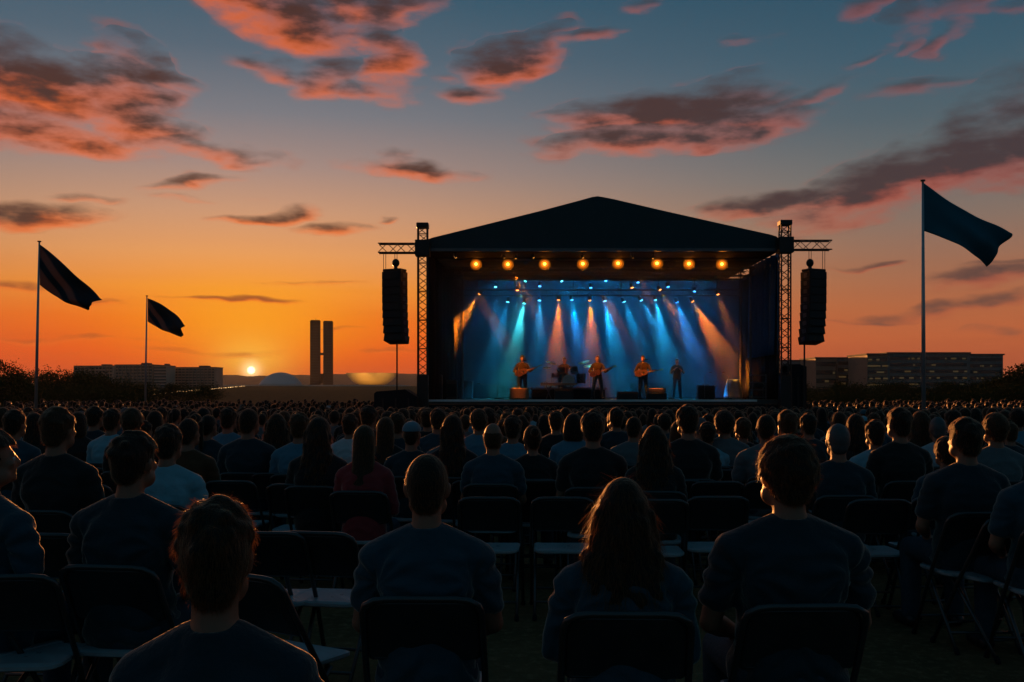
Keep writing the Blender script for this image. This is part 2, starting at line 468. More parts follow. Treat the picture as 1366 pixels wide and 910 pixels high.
def make_ground():
    mb = MB(); rads = [0, 2, 4, 6, 8, 10, 13, 16, 19, 22, 25, 28, 31, 34, 36, 38, 42, 46, 50, 58, 66, 75, 82, 90, 105, 120, 135, 160, 200, 300, 450, 700, 1000, 1400, 2000, 3000, 4500, 7000]
    n = 96; rings = []
    vs = [(0, 0, 0)]; fs = []
    for r in rads[1:]:
        for i in range(n):
            a = 2 * PI * i / n
            xx, yy = r * math.sin(a), r * math.cos(a)
            vs.append((xx, yy, hground(xx, yy)))
    for i in range(n): fs.append((0, 1 + (i + 1) % n, 1 + i))
    for k in range(len(rads) - 2):
        for i in range(n):
            j = (i + 1) % n
            fs.append((1 + k * n + i, 1 + k * n + j, 1 + (k + 1) * n + j, 1 + (k + 1) * n + i))
    mb._add(vs, fs)
    m = bpy.data.materials.new('dirt_ground'); m.use_nodes = True; t = NT(m.node_tree); p = m.node_tree.nodes['Principled BSDF']
    tc = t.new('ShaderNodeTexCoord'); v = tc.outputs['Object']
    n1 = t.noise(v, .6, 6, .65); n2 = t.noise(v, 14, 6, .7)
    c = t.mix(t.mapr(n1.outputs[0], .4, .62), (.23, .125, .062, 1), (.14, .085, .042, 1))
    c = t.mix(t.mapr(n2.outputs[0], .45, .75), c, (.32, .19, .10, 1))
    t.put(p.inputs['Base Color'], c); p.inputs['Roughness'].default_value = .95; p.inputs['Specular IOR Level'].default_value = 0.0
    b = t.new('ShaderNodeBump'); b.inputs['Strength'].default_value = .7; b.inputs['Distance'].default_value = .04
    n3 = t.noise(v, 26, 6, .75); t.l.new(n3.outputs[0], b.inputs['Height']); t.l.new(b.outputs[0], p.inputs['Normal'])
    o = mb.build('ground', m, smooth=True); tag(o, kind='structure')
make_ground()

def make_hills():
    mb = MB(); pts = []
    # ridge profile (photo columns, rows) at 4200 m
    prof = [(-900, 512), (-300, 512), (0, 511), (150, 508), (270, 503), (290, 501), (300, 500), (318, 500.5), (330, 502), (352, 501), (380, 500), (420, 500.5), (445, 499), (500, 498), (560, 498.5), (620, 500), (800, 503), (1000, 507), (1400, 508), (2200, 512)]
    Yh = 4200; rings = []
    dense = []
    for i in range(len(prof) - 1):
        for k in range(8):
            f = k / 8
            dense.append((prof[i][0] * (1 - f) + prof[i + 1][0] * f, prof[i][1] * (1 - f) + prof[i + 1][1] * f + random.uniform(-.35, .35)))
    vs = []; fs = []
    for (px, py) in dense:
        top = Z(py, Yh)
        vs += [(X(px, Yh - 900), Yh - 900, 4), (X(px, Yh - 400), Yh - 400, top * .55), (X(px, Yh), Yh, top), (X(px, Yh + 700), Yh + 700, top * .7), (X(px, Yh + 1800), Yh + 1800, 4)]
    for i in range(len(dense) - 1):
        for k in range(4):
            a = i * 5 + k; fs.append((a, a + 5, a + 6, a + 1))
    mb._add(vs, fs)
    m = mat('hill_scrub', (.09, .06, .05), .95, .1, .3, .01)
    tag(mb.build('hills', m, smooth=True), kind='structure')
make_hills()
# ------------------------------------------------------------------ congress complex
def make_congress():
    Y = 1400.0
    t = thing('office_tower', 'pair of tall slim dark office slabs joined by a small bridge, beside the white dome', 'tower', (X(429, Y), Y, hground(X(429, Y), Y)), math.atan(-X(429, Y) / Y))
    base = t.location.z
    L = lambda px: X(px, Y) - t.location.x
    zt = Z(429, Y) - base
    for (a, b, dz) in ((414, 427.6, 0), (431, 444, -.8)):
        mb = MB(); x0, x1 = L(a), L(b)
        mb.box(((x0 + x1) / 2, 10, (zt + dz) / 2), (x1 - x0, 42, zt + dz))
        mb.box(((x0 + x1) / 2, 10, zt + dz + .6), (x1 - x0 - 1.5, 40, 1.2))
        s = mb.build('tower_slab', M['tower_dark'], t)
    mb = MB()
    for k in range(int((zt - 8) / 3.75)):
        zz = 4 + k * 3.75
        mb.box((L(420.8), -11.06, zz), (L(427) - L(414.6), .1, 1.6))
    mb.build('window_bands', M['glass_dark'], t)
    mb = MB()
    for k in range(int((zt - 8) / 3.75)):
        zz = 4 + k * 3.75
        mb.box((L(437.5), -11.06, zz), (L(443.4) - L(431.6), .1, 1.6))
    mb.build('window_bands', M['glass_dark'], t)
    mb = MB(); mb.box((L(429.3), 10, Z(472, Y) - base), (L(431.3) - L(427.3), 8, 3.2)); mb.build('bridge', M['concrete_dark'], t)
    mb = MB(); mb.box((L(429.3), 10, Z(505, Y) - base), (L(431.3) - L(427.3), 8, 14)); mb.build('bridge', M['concrete_dark'], t)
    mb = MB()
    for px, h in ((418, 3), (421.5, 4.5), (424, 3)): mb.tube([(L(px), 8, zt), (L(px), 8, zt + h)], .35, 5)
    mb.build('antenna', M['concrete_dark'], t)
    Y = 1320.0
    c = thing('congress_building', 'low flat-roofed concrete building carrying a white dome and an upturned bowl', 'building', (X(420, Y), Y, hground(X(420, Y), Y)))
    base = c.location.z; L = lambda px: X(px, Y) - c.location.x; H = lambda py: Z(py, Y) - base
    mb = MB(); z1 = H(513.6); z0 = H(517.2)
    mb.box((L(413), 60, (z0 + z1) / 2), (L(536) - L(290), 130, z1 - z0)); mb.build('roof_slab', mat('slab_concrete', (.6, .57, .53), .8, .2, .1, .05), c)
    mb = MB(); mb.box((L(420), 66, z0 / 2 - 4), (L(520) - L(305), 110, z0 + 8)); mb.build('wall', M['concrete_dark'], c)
    mb = MB()
    # access ramp: sweeping curve from the plaza to the roof
    ring = []
    for px, py, yy in ((425, 532, -60), (432, 528, -45), (438, 522, -25), (446, 518.6, -12), (462, 517.6, -6), (500, 517.4, -6), (530, 518, -8), (544, 523, -30), (556, 531, -60)):
        ring.append([(L(px), yy - 7, H(py)), (L(px), yy + 4, H(py)), (L(px), yy + 4, H(py) - 3), (L(px), yy - 7, H(py) - 3)])
    mb.loft(ring); mb.build('ramp', mat('ramp_concrete', (.5, .47, .43), .8, .2, .1, .05), c)
    L = lambda px: X(px, Y + 60) - c.location.x
    H = lambda py: Z(py, Y + 60) - base
    mb = MB(); rings = []; rx = (L(403.5) - L(345.5)) / 2; hz = H(496.8) - z1
    R = (rx * rx + hz * hz) / (2 * hz)
    for k in range(12):
        th = math.asin(min(1, rx / R)) * (1 - k / 11.5)
        r = R * math.sin(th); zz = R * math.cos(th) - (R - hz)
        rings.append([(L(374.5) + r * math.cos(a), 60 + r * math.sin(a), z1 + zz + .01) for a in [2 * PI * i / 40 for i in range(40)]])
    mb.loft(rings); mb.build('dome', mat('dome_white', (.62, .6, .58), .6, .4, .08, .03), c, True)
    mb = MB(); rings = []
    prof = [(.45, 0), (.62, .16), (.78, .38), (.92, .7), (1.0, .97), (1.0, 1.0), (.96, 1.0), (.86, .75), (.6, .55)]
    rx = (L(530) - L(462)) / 2; hz = H(498) - z1
    for r, zz in prof:
        rings.append([(L(496) + rx * r * math.cos(a), 60 + rx * r * math.sin(a), z1 + .02 + hz * zz) for a in [2 * PI * i / 48 for i in range(48)]])
    mb.loft(rings); mb.build('bowl', mat('bowl_gold_glow', (.75, .62, .36), .4, .5, .06, .03, trans=.2), c, True)  # gold tint puts the bowl's warm glow into its colour
    # unseen warm floods added on the roof to light the bowl
    for px, pw in ((470, 1.0), (524, 1.0)):
        x = X(px, Y - 2); f = thing('added_flood_lamp', 'small added flood lamp on the flat roof lighting the %s side of the bowl' % ('left' if px < 500 else 'right'), 'flood lamp', (x, Y - 2, base + z1))
        d = Vector((X(496 + (px - 496) * .35, Y + 60) - x, 62, 10)).normalized(); q = d.to_track_quat('-Z', 'Y')
        mb = MB(); mb.bbox((0, 0, .5), (.9, .5, .6), .05, q.to_matrix()); mb.build('housing', M['black_metal'], f)
        mb = MB(); mb.box(Vector((0, 0, .5)) + d * .31, (.7, .4, .02), q.to_matrix()); mb.build('lens', mat('flood_lens', (1, .6, .2), .3, .5, 0, emit=(1, .6, .2), estr=2), f)
        mb = MB(); mb.box((0, 0, .1), (.3, .3, .2)); mb.build('bracket', M['black_metal'], f)
        ld = bpy.data.lights.new('flood_beam', 'SPOT'); ld.energy = 52000 * pw; ld.color = (1, .44, .08); ld.spot_size = math.radians(75); ld.spot_blend = .5; ld.shadow_soft_size = .4
        o = link('flood_beam', ld, f); o.location = Vector((0, 0, .5)) + d * .8; o.rotation_mode = 'QUATERNION'; o.rotation_quaternion = q
make_congress()

# ------------------------------------------------------------------ far buildings
def block(px0, px1, py_top, Y, depth, label, wallm, storeys, kind='fins', yaw=0, lit=0, z0=None, roofm=None, plant=True):
    xc = X((px0 + px1) / 2, Y); base = hground(xc, Y) if z0 is None else z0
    t = thing('office_building', label, 'building', (xc, Y, base - 1), yaw)
    w = (X(px1, Y) - X(px0, Y)) / max(.5, math.cos(yaw)); h = Z(py_top, Y) - base + 1
    mb = MB(); mb.box((0, depth / 2, h / 2), (w, depth, h)); mb.build('wall', wallm, t)
    mb = MB(); mb.box((0, depth / 2, h + .25), (w + .8, depth + .8, .5))
    if plant: mb.box((w * .2, depth / 2, h + 1.2), (w * .18, depth * .4, 1.4))
    mb.build('roof', roofm or M['concrete_dark'], t)
    sh = (h - 1.4) / storeys
    for k in range(storeys):
        mb = MB(); mb.box((0, -.04, 1.0 + sh * (k + .5)), (w * .94, .12, sh * .52)); mb.build('window_band', M['glass_dark'], t)
    if kind == 'fins':
        n = int(w / 3.2); mb = MB()
        for i in range(n + 1):
            mb.box((-w / 2 + w * i / n, -.35, h / 2), (.45, .7, h - .2))
        mb.build('sun_fins', wallm, t)
    for k in range(lit):
        i = random.randrange(storeys); xx = random.uniform(-.46, .46) * w; ww = random.uniform(.3, 1.6)
        mb = MB(); mb.box((xx, -.115, 1.0 + sh * (i + .45)), (ww, .05, sh * .26)); mb.build('lit_window', M['window_lit'], t)
    return t

ministry = mat('ministry_wall', (.36, .29, .23), .8, .3, .2, .05)
block(98, 152, 488.5, 900, 20, 'long low office block at far left, half hidden by dark trees', ministry, 6, yaw=-.1)
block(152, 205, 487, 820, 18, 'office block with a rooftop box right behind the smaller flagpole', ministry, 7, yaw=-.12)
block(205, 222, 488, 815, 22, 'narrow plain-ended office block between two wider blocks by the setting sun', mat('ministry_pale', (.44, .35, .28), .8, .3, .15, .05), 7, kind='none')
block(222, 288, 490.5, 840, 18, 'office block with tall vertical fins, closest to the setting sun', ministry, 7, yaw=-.06)
gl = mat('curtain_wall', (.14, .17, .17), .3, .5, .25, .3)
gw = mat('warm_facade', (.26, .19, .14), .7, .3, .15, .3)
bl = mat('pale_facade', (.2, .25, .28), .6, .3, .15, .3)
block(1040, 1090, 482, 360, 14, 'low dark blue-grey office block right behind the right speaker tower', bl, 4, kind='none', yaw=.05, lit=3, plant=False)
block(1088, 1116, 478.5, 340, 16, 'short warm-toned office block with a plain end wall, left of the glass blocks', gw, 4, kind='none', yaw=.03, lit=3, plant=False)
block(1117, 1158, 478.5, 345, 16, 'grey glass office block with a few lit rows, left of the large block', gl, 5, kind='none', lit=16, plant=False)
block(1157, 1184, 473.5, 318, 18, 'narrow office block with warm lit windows at the left end of the large glass block', gw, 6, kind='none', lit=30, plant=False)
block(1184, 1293, 472, 320, 18, 'largest long glass office block with lit windows, behind the tall right flagpole', gl, 6, kind='none', lit=46, plant=False)
block(1293, 1338, 474, 330, 18, 'dark glass office block at far right ending by the trees', gl, 6, kind='none', lit=12, plant=False)

# ------------------------------------------------------------------ trees
def make_tree(h, w, seed, n=4200, low=.12, leaf=.105):
    rg = random.Random(seed)
    t = link('tree', None)
    mb = MB()
    mb.tube([(0, 0, -.2), (.05 * h * rg.uniform(-1, 1) * .3, 0, h * .3), (.03 * h, .02 * h, h * .62)], [h * .035, h * .026, h * .012], 7)
    cl = []
    for k in range(17):
        a = rg.uniform(0, 2 * PI); r = w * rg.uniform(.15, .4); zz = h * rg.uniform(.10, .86)
        r *= 1.15 - .55 * abs(zz / h - .5)
        c = Vector((r * math.cos(a), r * math.sin(a), zz)); cl.append((c, w * rg.uniform(.15, .27)))
        mb.tube([(0, 0, h * rg.uniform(.2, .45)), c * .55 + Vector((0, 0, .15 * h)), c], [h * .014, h * .009, h * .004], 5)
    mb.build('trunk', M['bark'], t)
    mb = MB(); vs = []; fs = []
    for i in range(n):
        c, r = cl[rg.randrange(len(cl))]
        d = Vector((rg.gauss(0, 1), rg.gauss(0, 1), rg.gauss(0, .75)))
        d = d.normalized() * r * (rg.random() ** .4) * rg.uniform(.8, 1.25)
        p = c + d; s = leaf * rg.uniform(.6, 1.5)
        if p.z < .2: p.z = rg.uniform(.1, .6)
        e = Euler((rg.uniform(0, 6), rg.uniform(0, 6), rg.uniform(0, 6))).to_matrix()
        b = len(vs)
        vs += [p + e @ Vector((-s, -s * .45, 0)), p + e @ Vector((s * .2, -s * .6, 0)), p + e @ Vector((s, s * .1, 0)), p + e @ Vector((-s * .2, s * .6, 0))]
        fs.append((b, b + 1, b + 2, b + 3))
    mb._add(vs, fs)
    o = link('crown', mb.mesh('crown', M['leaf'], fix=False), t)
    return t

TREES = [make_tree(6, 5.5, 1, low=.05), make_tree(5, 7, 2, low=-.05), make_tree(6, 4.5, 3, 3600, low=.0), make_tree(4, 6.5, 4, 3800, low=-.1, leaf=.09)]
for q in TREES: q.location = (0, -500, 0)
TH = [6, 5, 6, 4]
_first = [True] * 4
def tree(kind, px, py_top, Y, label, group=None, wide=1.0):
    z0 = hground(X(px, Y), Y)
    s = (Z(py_top, Y) - z0) / (TH[kind] * 1.13)
    if _first[kind]: o = TREES[kind]; _first[kind] = False
    else: o = copy_tree(TREES[kind])
    o.location = (X(px, Y), Y, z0 - .02); o.scale = (s * wide, s * wide, s); o.rotation_euler = (0, 0, random.uniform(0, 6))
    o.name = 'tree'; tag(o, label, 'tree', group)
    return o
tree(0, -4, 464, 105, 'taller dark tree cut by the left edge of the picture', wide=1.0)
tree(2, 1352, 474, 108, 'tall dark tree at the right end of the glass office blocks', wide=1.5)
tree(0, 1385, 470, 104, 'tall dark tree cut by the right edge of the picture', wide=1.2)
GL = 'one of the dark trees massed below the far-left office blocks'
tops = [(10, 494), (28, 491), (48, 489), (66, 490), (85, 489), (104, 491), (122, 494), (140, 497), (158, 500), (178, 504), (200, 507), (222, 508), (244, 508), (264, 509), (282, 510)]
for i, (px, py) in enumerate(tops):
    tree([1, 3, 1, 2][i % 4], px, py + random.uniform(-1, 1.5), 165 + random.uniform(-10, 25), GL, 'dark trees below the far-left office blocks', 1.35)
for i, px in enumerate(range(-4, 200, 17)):
    tree([3, 1][i % 2], px, 510 + px * .04 + random.uniform(-3, 3), 118 + random.uniform(-8, 8), GL, 'dark trees below the far-left office blocks', 1.7)
GR = 'one of the dark trees massed in front of the glass office blocks at right'
for i, px in enumerate(range(1078, 1366, 17)):
    top = 508 - max(0, px - 1290) * .28 + random.uniform(-3, 3)
    if px < 1120: top += 3
    tree([1, 3, 1, 2][i % 4], px, top, 128 + random.uniform(-10, 15), GR, 'dark trees in front of the right office blocks', 1.5)
for i, px in enumerate(range(1084, 1380, 21)):
    tree([3, 1][i % 2], px, 521 - max(0, px - 1290) * .18 + random.uniform(-3, 2), 92 + random.uniform(-6, 6), GR, 'dark trees in front of the right office blocks', 1.7)

# ------------------------------------------------------------------ cars with headlights on the far road
def make_car():
    t = link('parked_car', None)
    mb = MB(); rings = []
    for yy, zt, w in ((-2.1, .75, .8), (-1.6, .9, .86), (-.9, 1.0, .88), (-.3, 1.42, .72), (.8, 1.45, .72), (1.6, 1.0, .86), (2.1, .8, .8)):
        rings.append([(-w, yy, .3), (w, yy, .3), (w, yy, zt * .75), (w * .82, yy, zt), (-w * .82, yy, zt), (-w, yy, zt * .75)])
    mb.loft(rings); mb.build('body', M['car_paint'], t)
    for sx in (-1, 1):
        for sy in (-1.3, 1.3):
            mb = MB(); mb.disc((sx * .8, sy, .32), .32, (1, 0, 0), 12, .2); mb.build('wheel', M['black_metal'], t)
        mb = MB(); mb.ell((sx * .6, -2.08, .62), (.3, .14, .22)); mb.build('headlight', M['headlight'], t)
    return t
CAR = make_car()
for i in range(24):
    f = i / 23; px = 204 + (326 - 204) * f + random.uniform(-1.2, 1.2)
    Y = 1 / (1 / 265 * (1 - f) + 1 / 1000 * f)
    c = CAR if i == 0 else copy_tree(CAR)
    c.name = 'parked_car'; c.location = (X(px, Y), Y, hground(X(px, Y), Y)); c.rotation_euler = (0, 0, .3 + random.uniform(-.1, .1))
    tag(c, 'tiny far car with headlights on, in the line of lights below the sunset', 'car', 'cars lined up on the far road')
# ------------------------------------------------------------------ concert stage
Y0, YB = 40.0, 49.0
DZ = Z(533, Y0) - .01          # deck height
def truss_mb(p1, p2, w=.42, r=.03, rd=.014, bay=None, up=None):
    mb = MB(); p1 = Vector(p1); p2 = Vector(p2); d = p2 - p1; L = d.length; d.normalize()
    a = Vector(up) if up else (Vector((0, 1, 0)) if abs(d.z) > .7 else Vector((0, 0, 1)))
    u = d.cross(a).normalized(); v = u.cross(d).normalized()
    cs = [(u * sx + v * sy) * (w / 2) for sx, sy in ((-1, -1), (1, -1), (1, 1), (-1, 1))]
    for c in cs: mb.tube([p1 + c, p2 + c], r, 6)
    n = max(2, int(L / (bay or w * 1.0)))
    for k in range(n):
        a0 = p1 + d * (L * k / n); a1 = p1 + d * (L * (k + 1) / n)
        for i in range(4):
            j = (i + 1) % 4
            if k % 2: mb.tube([a0 + cs[i], a1 + cs[j]], rd, 4, False)
            else: mb.tube([a0 + cs[j], a1 + cs[i]], rd, 4, False)
            if k % 4 == 0: mb.tube([a0 + cs[i], a0 + cs[j]], rd, 4, False)
    return mb

XL, XR = X(563, Y0), X(1047, Y0)
def make_stage():
    t = thing('concert_stage', 'raised black concert stage with a pale front edge that the band plays on', 'stage', (X(800, Y0), Y0, 0))
    x0 = -t.location.x
    mb = MB(); a, b = X(561, Y0) + x0, X(1040, Y0) + x0
    mb.box(((a + b) / 2, (YB - Y0) / 2 + .4, DZ - .09), (b - a, YB - Y0 + .8, .18)); mb.build('deck', M['deck'], t)
    mb = MB(); mb.box((X(785, Y0) + x0, -.03, DZ - .035), (X(1010, Y0) - X(561, Y0), .05, .085)); mb.build('front_edge', M['trim_white'], t)
    mb = MB(); n = 60
    top = []; ring = []
    for i in range(n + 1):
        xx = a + (b - a) * i / n; yy = .02 + .03 * math.sin(i * 2.2)
        ring.append([(xx, yy, GZ), (xx, yy + .03, GZ), (xx, yy + .03, DZ - .19), (xx, yy, DZ - .19)])
    mb.loft(ring); mb.build('skirt', M['fascia'], t)
make_stage()

def make_roof():
    ze = Z(333, Y0); za = Z(262, Y0); zs = Z(320, Y0)
    xa = X(797, Y0)
    t = thing('stage_roof', 'wide dark peaked fabric roof over the stage', 'roof', (xa, Y0, ze))
    L = lambda px: X(px, Y0) - xa
    H = lambda py: Z(py, Y0) - ze
    outer = [(L(566), 0), (L(566), H(322.5)), (L(569), H(320)), (L(577), H(317)), (L(640), H(301.5)), (L(720), H(281.6)), (L(775), H(267)), (L(790), H(262.8)), (L(797), H(261.8)), (L(804), H(262.8)),
             (L(820), H(266)), (L(880), H(280)), (L(960), H(298)), (L(1028), H(313)), (L(1036), H(315.5)), (L(1040), H(320)), (L(1040), 0)]
    # cover: shell from front to back with a sagging profile between the bows
    mb = MB(); rings = []
    ys = [0 + (YB - Y0 + .7) * k / 12 for k in range(13)]
    for k, yy in enumerate(ys):
        sag = .05 * (1 - abs(math.cos(k / 12 * PI * 4)))
        rings.append([(x, yy, z - (sag if z > .2 else 0)) for x, z in outer])
    mb.loft(rings); mb.build('cover', M['roof_skin'], t)
    mb = MB(); mb.box(((L(566) + L(1040)) / 2, (YB - Y0) / 2 + .35, -.06), (L(1040) - L(566) - .1, YB - Y0 + .5, .05)); mb.build('ceiling', M['ceiling_skin'], t)
    mb = MB(); mb.box(((L(566) + L(1040)) / 2, -.06, -.02), (L(1040) - L(566), .1, .12)); mb.build('eave_beam', M['alu'], t)
make_roof()

def make_tower(pa, pb, ptop, pend, parm, sgn, label):
    xc = X((pa + pb) / 2, Y0 - .3); yy = Y0 - .3; w = X(pb, yy) - X(pa, yy)
    t = thing('truss_tower', label, 'tower', (xc, yy, 0))
    zt = Z(ptop, yy)
    truss_mb((0, 0, GZ + .25), (0, 0, zt - .15), w - .05, .032, .016, .28).build('mast', M['black_metal'], t)
    mb = MB(); mb.bbox((0, 0, GZ + .12), (1.3, 1.3, .24), .03); mb.build('base', M['black_metal'], t)
    mb = MB(); mb.bbox((0, 0, zt - .1), (w + .06, w + .06, .2), .02); mb.build('top_cap', M['black_metal'], t)
    zm = Z(parm, yy)
    mb = MB()
    for s in (-1, 1):
        mb.box((s * (w / 2 + .05), 0, zm), (.05, w + .16, .62)); mb.box((0, s * (w / 2 + .05), zm), (w + .05, .05, .62))
    mb.build('sleeve_block', M['black_metal'], t)
    xe = X(pend, yy) - xc
    truss_mb((sgn * (w / 2 + .08), 0, zm), (xe, 0, zm), .36, .028, .014, .34).build('outrigger_arm', M['black_metal'], t)
    # lower solid ballast cover visible behind the crowd
    mb = MB(); mb.bbox((0, 0, 1.35), (w + .02, w + .02, 1.9), .03); mb.build('ballast_cover', M['black_metal'], t)
    return xc, yy, zm
LT = make_tower(557, 571, 298, 505, 331.5, -1, 'left lattice truss tower with an arm reaching out over the left speaker column')
RT = make_tower(1040, 1054, 294.5, 1108, 327.5, 1, 'right lattice truss tower with an arm reaching out over the right speaker column')

def make_array(px, ptop, pbot, pw, sgn, arm_z, pole_bot, hoist_px, label):
    Y = Y0 - .3; z1 = Z(ptop, Y); z0 = Z(pbot, Y); xc = X(px, Y)
    t = thing('line_array', label, 'speaker column', (xc, Y, 0))
    R = Euler((0, 0, sgn * .42)).to_matrix()      # splay outwards
    n = 9; h = (z1 - z0) / n; w = pw * Y / F / (math.cos(.42) + .55 * math.sin(.42)) ; d = .55
    yy = 0.0; ang = 0.0
    for k in range(n):
        zc = z1 - h * (k + .5)
        ang = math.radians(1.0 + max(0, k - 3) * 2.6)
        yy += h * math.tan(ang) * .55
        T = R @ Euler((-ang, 0, 0)).to_matrix()
        c = R @ Vector((0, yy, 0)) + Vector((0, 0, zc))
        mb = MB(); mb.bbox(c, (w, d, h * .995), .012, T)
        g = mb.build('cabinet', M['black_metal'], t)
        mb = MB(); mb.box(c + T @ Vector((0, -d / 2 - .012, 0)), (w * .9, .02, h * .82), T); mb.build('grille', M['grille'], g)
        for s in (-1, 1):
            mb = MB(); mb.box(c + T @ Vector((s * (w / 2 + .015), -.05, 0)), (.03, .2, h * .5), T); mb.build('rigging_bracket', M['alu'], g)
    mb = MB(); mb.bbox((0, 0, z1 + .06), (w * .95, .5, .1), .02, R); mb.build('rigging_frame', M['black_metal'], t)
    hx = X(hoist_px, Y) - xc
    mb = MB(); mb.ell((hx, 0, z1 + .36), (.15, .15, .17)); mb.capsule((hx, 0, z1 + .1), (hx, 0, z1 + .25), .09, .06); mb.build('chain_hoist', M['black_metal'], t, True)
    mb = MB(); mb.tube([(hx - .04, 0, z1 + .5), (hx - .04, 0, arm_z - .16)], .012, 5); mb.tube([(hx + .05, 0, z1 + .5), (hx + .05, 0, arm_z - .16)], .012, 5)
    for q in (-.045, .045): mb.tube([(sgn * w * .46 + q, 0, z1 + .1), (sgn * w * .46 + q, 0, arm_z - .16)], .012, 5)
    mb.build('hanging_cable', M['black_metal'], t)
    mb = MB(); mb.tube([(X(pole_bot, Y) - xc, .15, z0 + .02), (X(pole_bot, Y) - xc, .15, GZ)], .035, 6); mb.build('guide_pole', M['black_metal'], t)
make_array(526.5, 363, 457, 33, -1, LT[2], 529, 528, 'left curved black speaker column hanging from the left truss arm against the sunset')
make_array(1085.5, 363, 458, 33, 1, RT[2], 1074.5, 1080.5, 'right curved black speaker column hanging from the right truss arm')

def cloth_sheet(p0, p1, z0, z1, amp, waves, th=.04, n=90, nz=6, seed=0):
    rg = random.Random(seed); mb = MB()
    p0 = Vector(p0); p1 = Vector(p1); d = (p1 - p0); nrm = Vector((-d.y, d.x, 0)).normalized()
    ph = [rg.uniform(0, 6) for _ in range(4)]
    rings = []
    for i in range(n + 1):
        f = i / n; ring = []
        col = []
        for k in range(nz + 1):
            g = k / nz; zz = z0 + (z1 - z0) * g
            a = amp * (1.15 - .5 * g)
            o = a * math.sin(f * waves * 2 * PI + ph[0] + .6 * math.sin(f * 9 + ph[1])) + a * .4 * math.sin(f * waves * 5.1 + ph[2] + g)
            col.append(p0 + d * f + nrm * o + Vector((0, 0, zz)))
        ring = col + [c + nrm * th for c in reversed(col)]
        rings.append(ring)
    mb.loft(rings)
    return mb
def curtain(name, label, cat, p0, p1, z0, z1, amp, waves, m, seed, group=None, n=90):
    mid = (Vector(p0) + Vector(p1)) / 2
    o = cloth_sheet(Vector(p0) - mid, Vector(p1) - mid, 0, z1 - z0, amp, waves, seed=seed, n=n).build(name, m, None, True)
    o.location = (mid.x, mid.y, z0)
    tag(o, label, cat, group); return o
ZC = Z(335, Y0)
curtain('stage_curtain', 'wide smoke-blue curtain across the back wall of the stage', 'curtain', (X(612, YB), YB, 0), (X(992, YB), YB, 0), DZ, ZC - .1, .018, 15, M['backdrop'], 1, n=220)
curtain('stage_curtain', 'black curtain along the left side of the stage', 'curtain', (XL + .25, Y0 + .5, 0), (X(616, YB), YB - .2, 0), DZ, ZC - .12, .1, 9, M['black_cloth'], 2)
curtain('stage_curtain', 'black curtain along the right side of the stage behind the hanging blue drape', 'curtain', (XR + .0, Y0 + .9, 0), (X(987, YB), YB - .2, 0), DZ, ZC - .12, .08, 8, M['black_cloth'], 3)
curtain('hanging_drape', 'blue gathered drape hanging high inside the right end of the stage', 'drape', (X(1036, 41.2), 41.0, 0), (X(1003, 45), 45, 0), Z(474, 42), Z(343, 42), .11, 6, M['drape_blue'], 4)

def post(px, Y, label):
    o = MB(); o.tube([(0, 0, 0), (0, 0, ZC - DZ - .1)], .05, 8); o.box((0, 0, .02), (.3, .3, .04))
    b = o.build('stage_post', M['alu']); b.location = (X(px, Y), Y, DZ); tag(b, label, 'post')
post(988, 46.5, 'thin metal post at the right edge of the back curtain')
post(1001, 43.8, 'thin metal post beside the blue hanging drape, nearer than the other one')
post(617, 46.5, 'thin dark metal post at the left edge of the back curtain')

# ------------------------------------------------------------------ lighting trusses and lamps
def ltruss(Y, z, label, w=.34):
    a, b = X(574, Y0) , X(1038, Y0)
    a = max(a, X(606, Y) if Y > 44 else X(585, Y)); b = min(b, X(1000, Y) if Y > 44 else X(1030, Y))
    o = truss_mb((a, 0, 0), (b, 0, 0), w, .024, .012, .36).build('lighting_truss', M['alu']); o.location = (0, Y, z); tag(o, label, 'truss')
    # hangers to the roof
    mb = MB()
    for k in range(6):
        x = a + (b - a) * (k + .5) / 6; mb.tube([(x, 0, w / 2), (x, 0, ZC - .1 - z)], .02, 5)
    mb.build('hanger', M['alu'], o)
YA, ZA = 42.2, Z(352, 42.2)
ltruss(YA, ZA + .35, 'front lighting truss carrying the row of amber lamps')
ltruss(43.9, Z(366, 43.9) + .1, 'second lighting truss, behind the amber lamps')
YU, ZU = 45.6, Z(380, 45.6)
ltruss(YU, ZU + .42, 'upper rear lighting truss carrying the scattered blue and orange lamps')
YL, ZL = 46.6, Z(402, 46.6)
ltruss(YL, ZL + .40, 'lower rear lighting truss carrying the lamps with long beams', .26)

def lens_mat(name, c, s):
    return mat(name, c, .3, .5, 0, emit=c, estr=s)
AMB = (1.0, .27, .02); CY = (.01, .46, 1.0); BL = (.0, .30, 1.0); ORG = (1.0, .24, .01); TEAL = (.05, .75, .85)
LENS = {'amber': lens_mat('lens_amber', (1.0, .34, .04), 8), 'cyan': lens_mat('lens_cyan', (.10, .62, 1.0), 9), 'blue': lens_mat('lens_blue', (.06, .38, 1.0), 8),
        'orange': lens_mat('lens_orange', (1.0, .26, .05), 9), 'dim': lens_mat('lens_dim', (1.0, .4, .06), .8), 'teal': lens_mat('lens_teal', (.08, .8, .9), 8)}
RGBL = {'amber': AMB, 'dim': AMB, 'cyan': CY, 'blue': BL, 'orange': ORG, 'teal': TEAL}

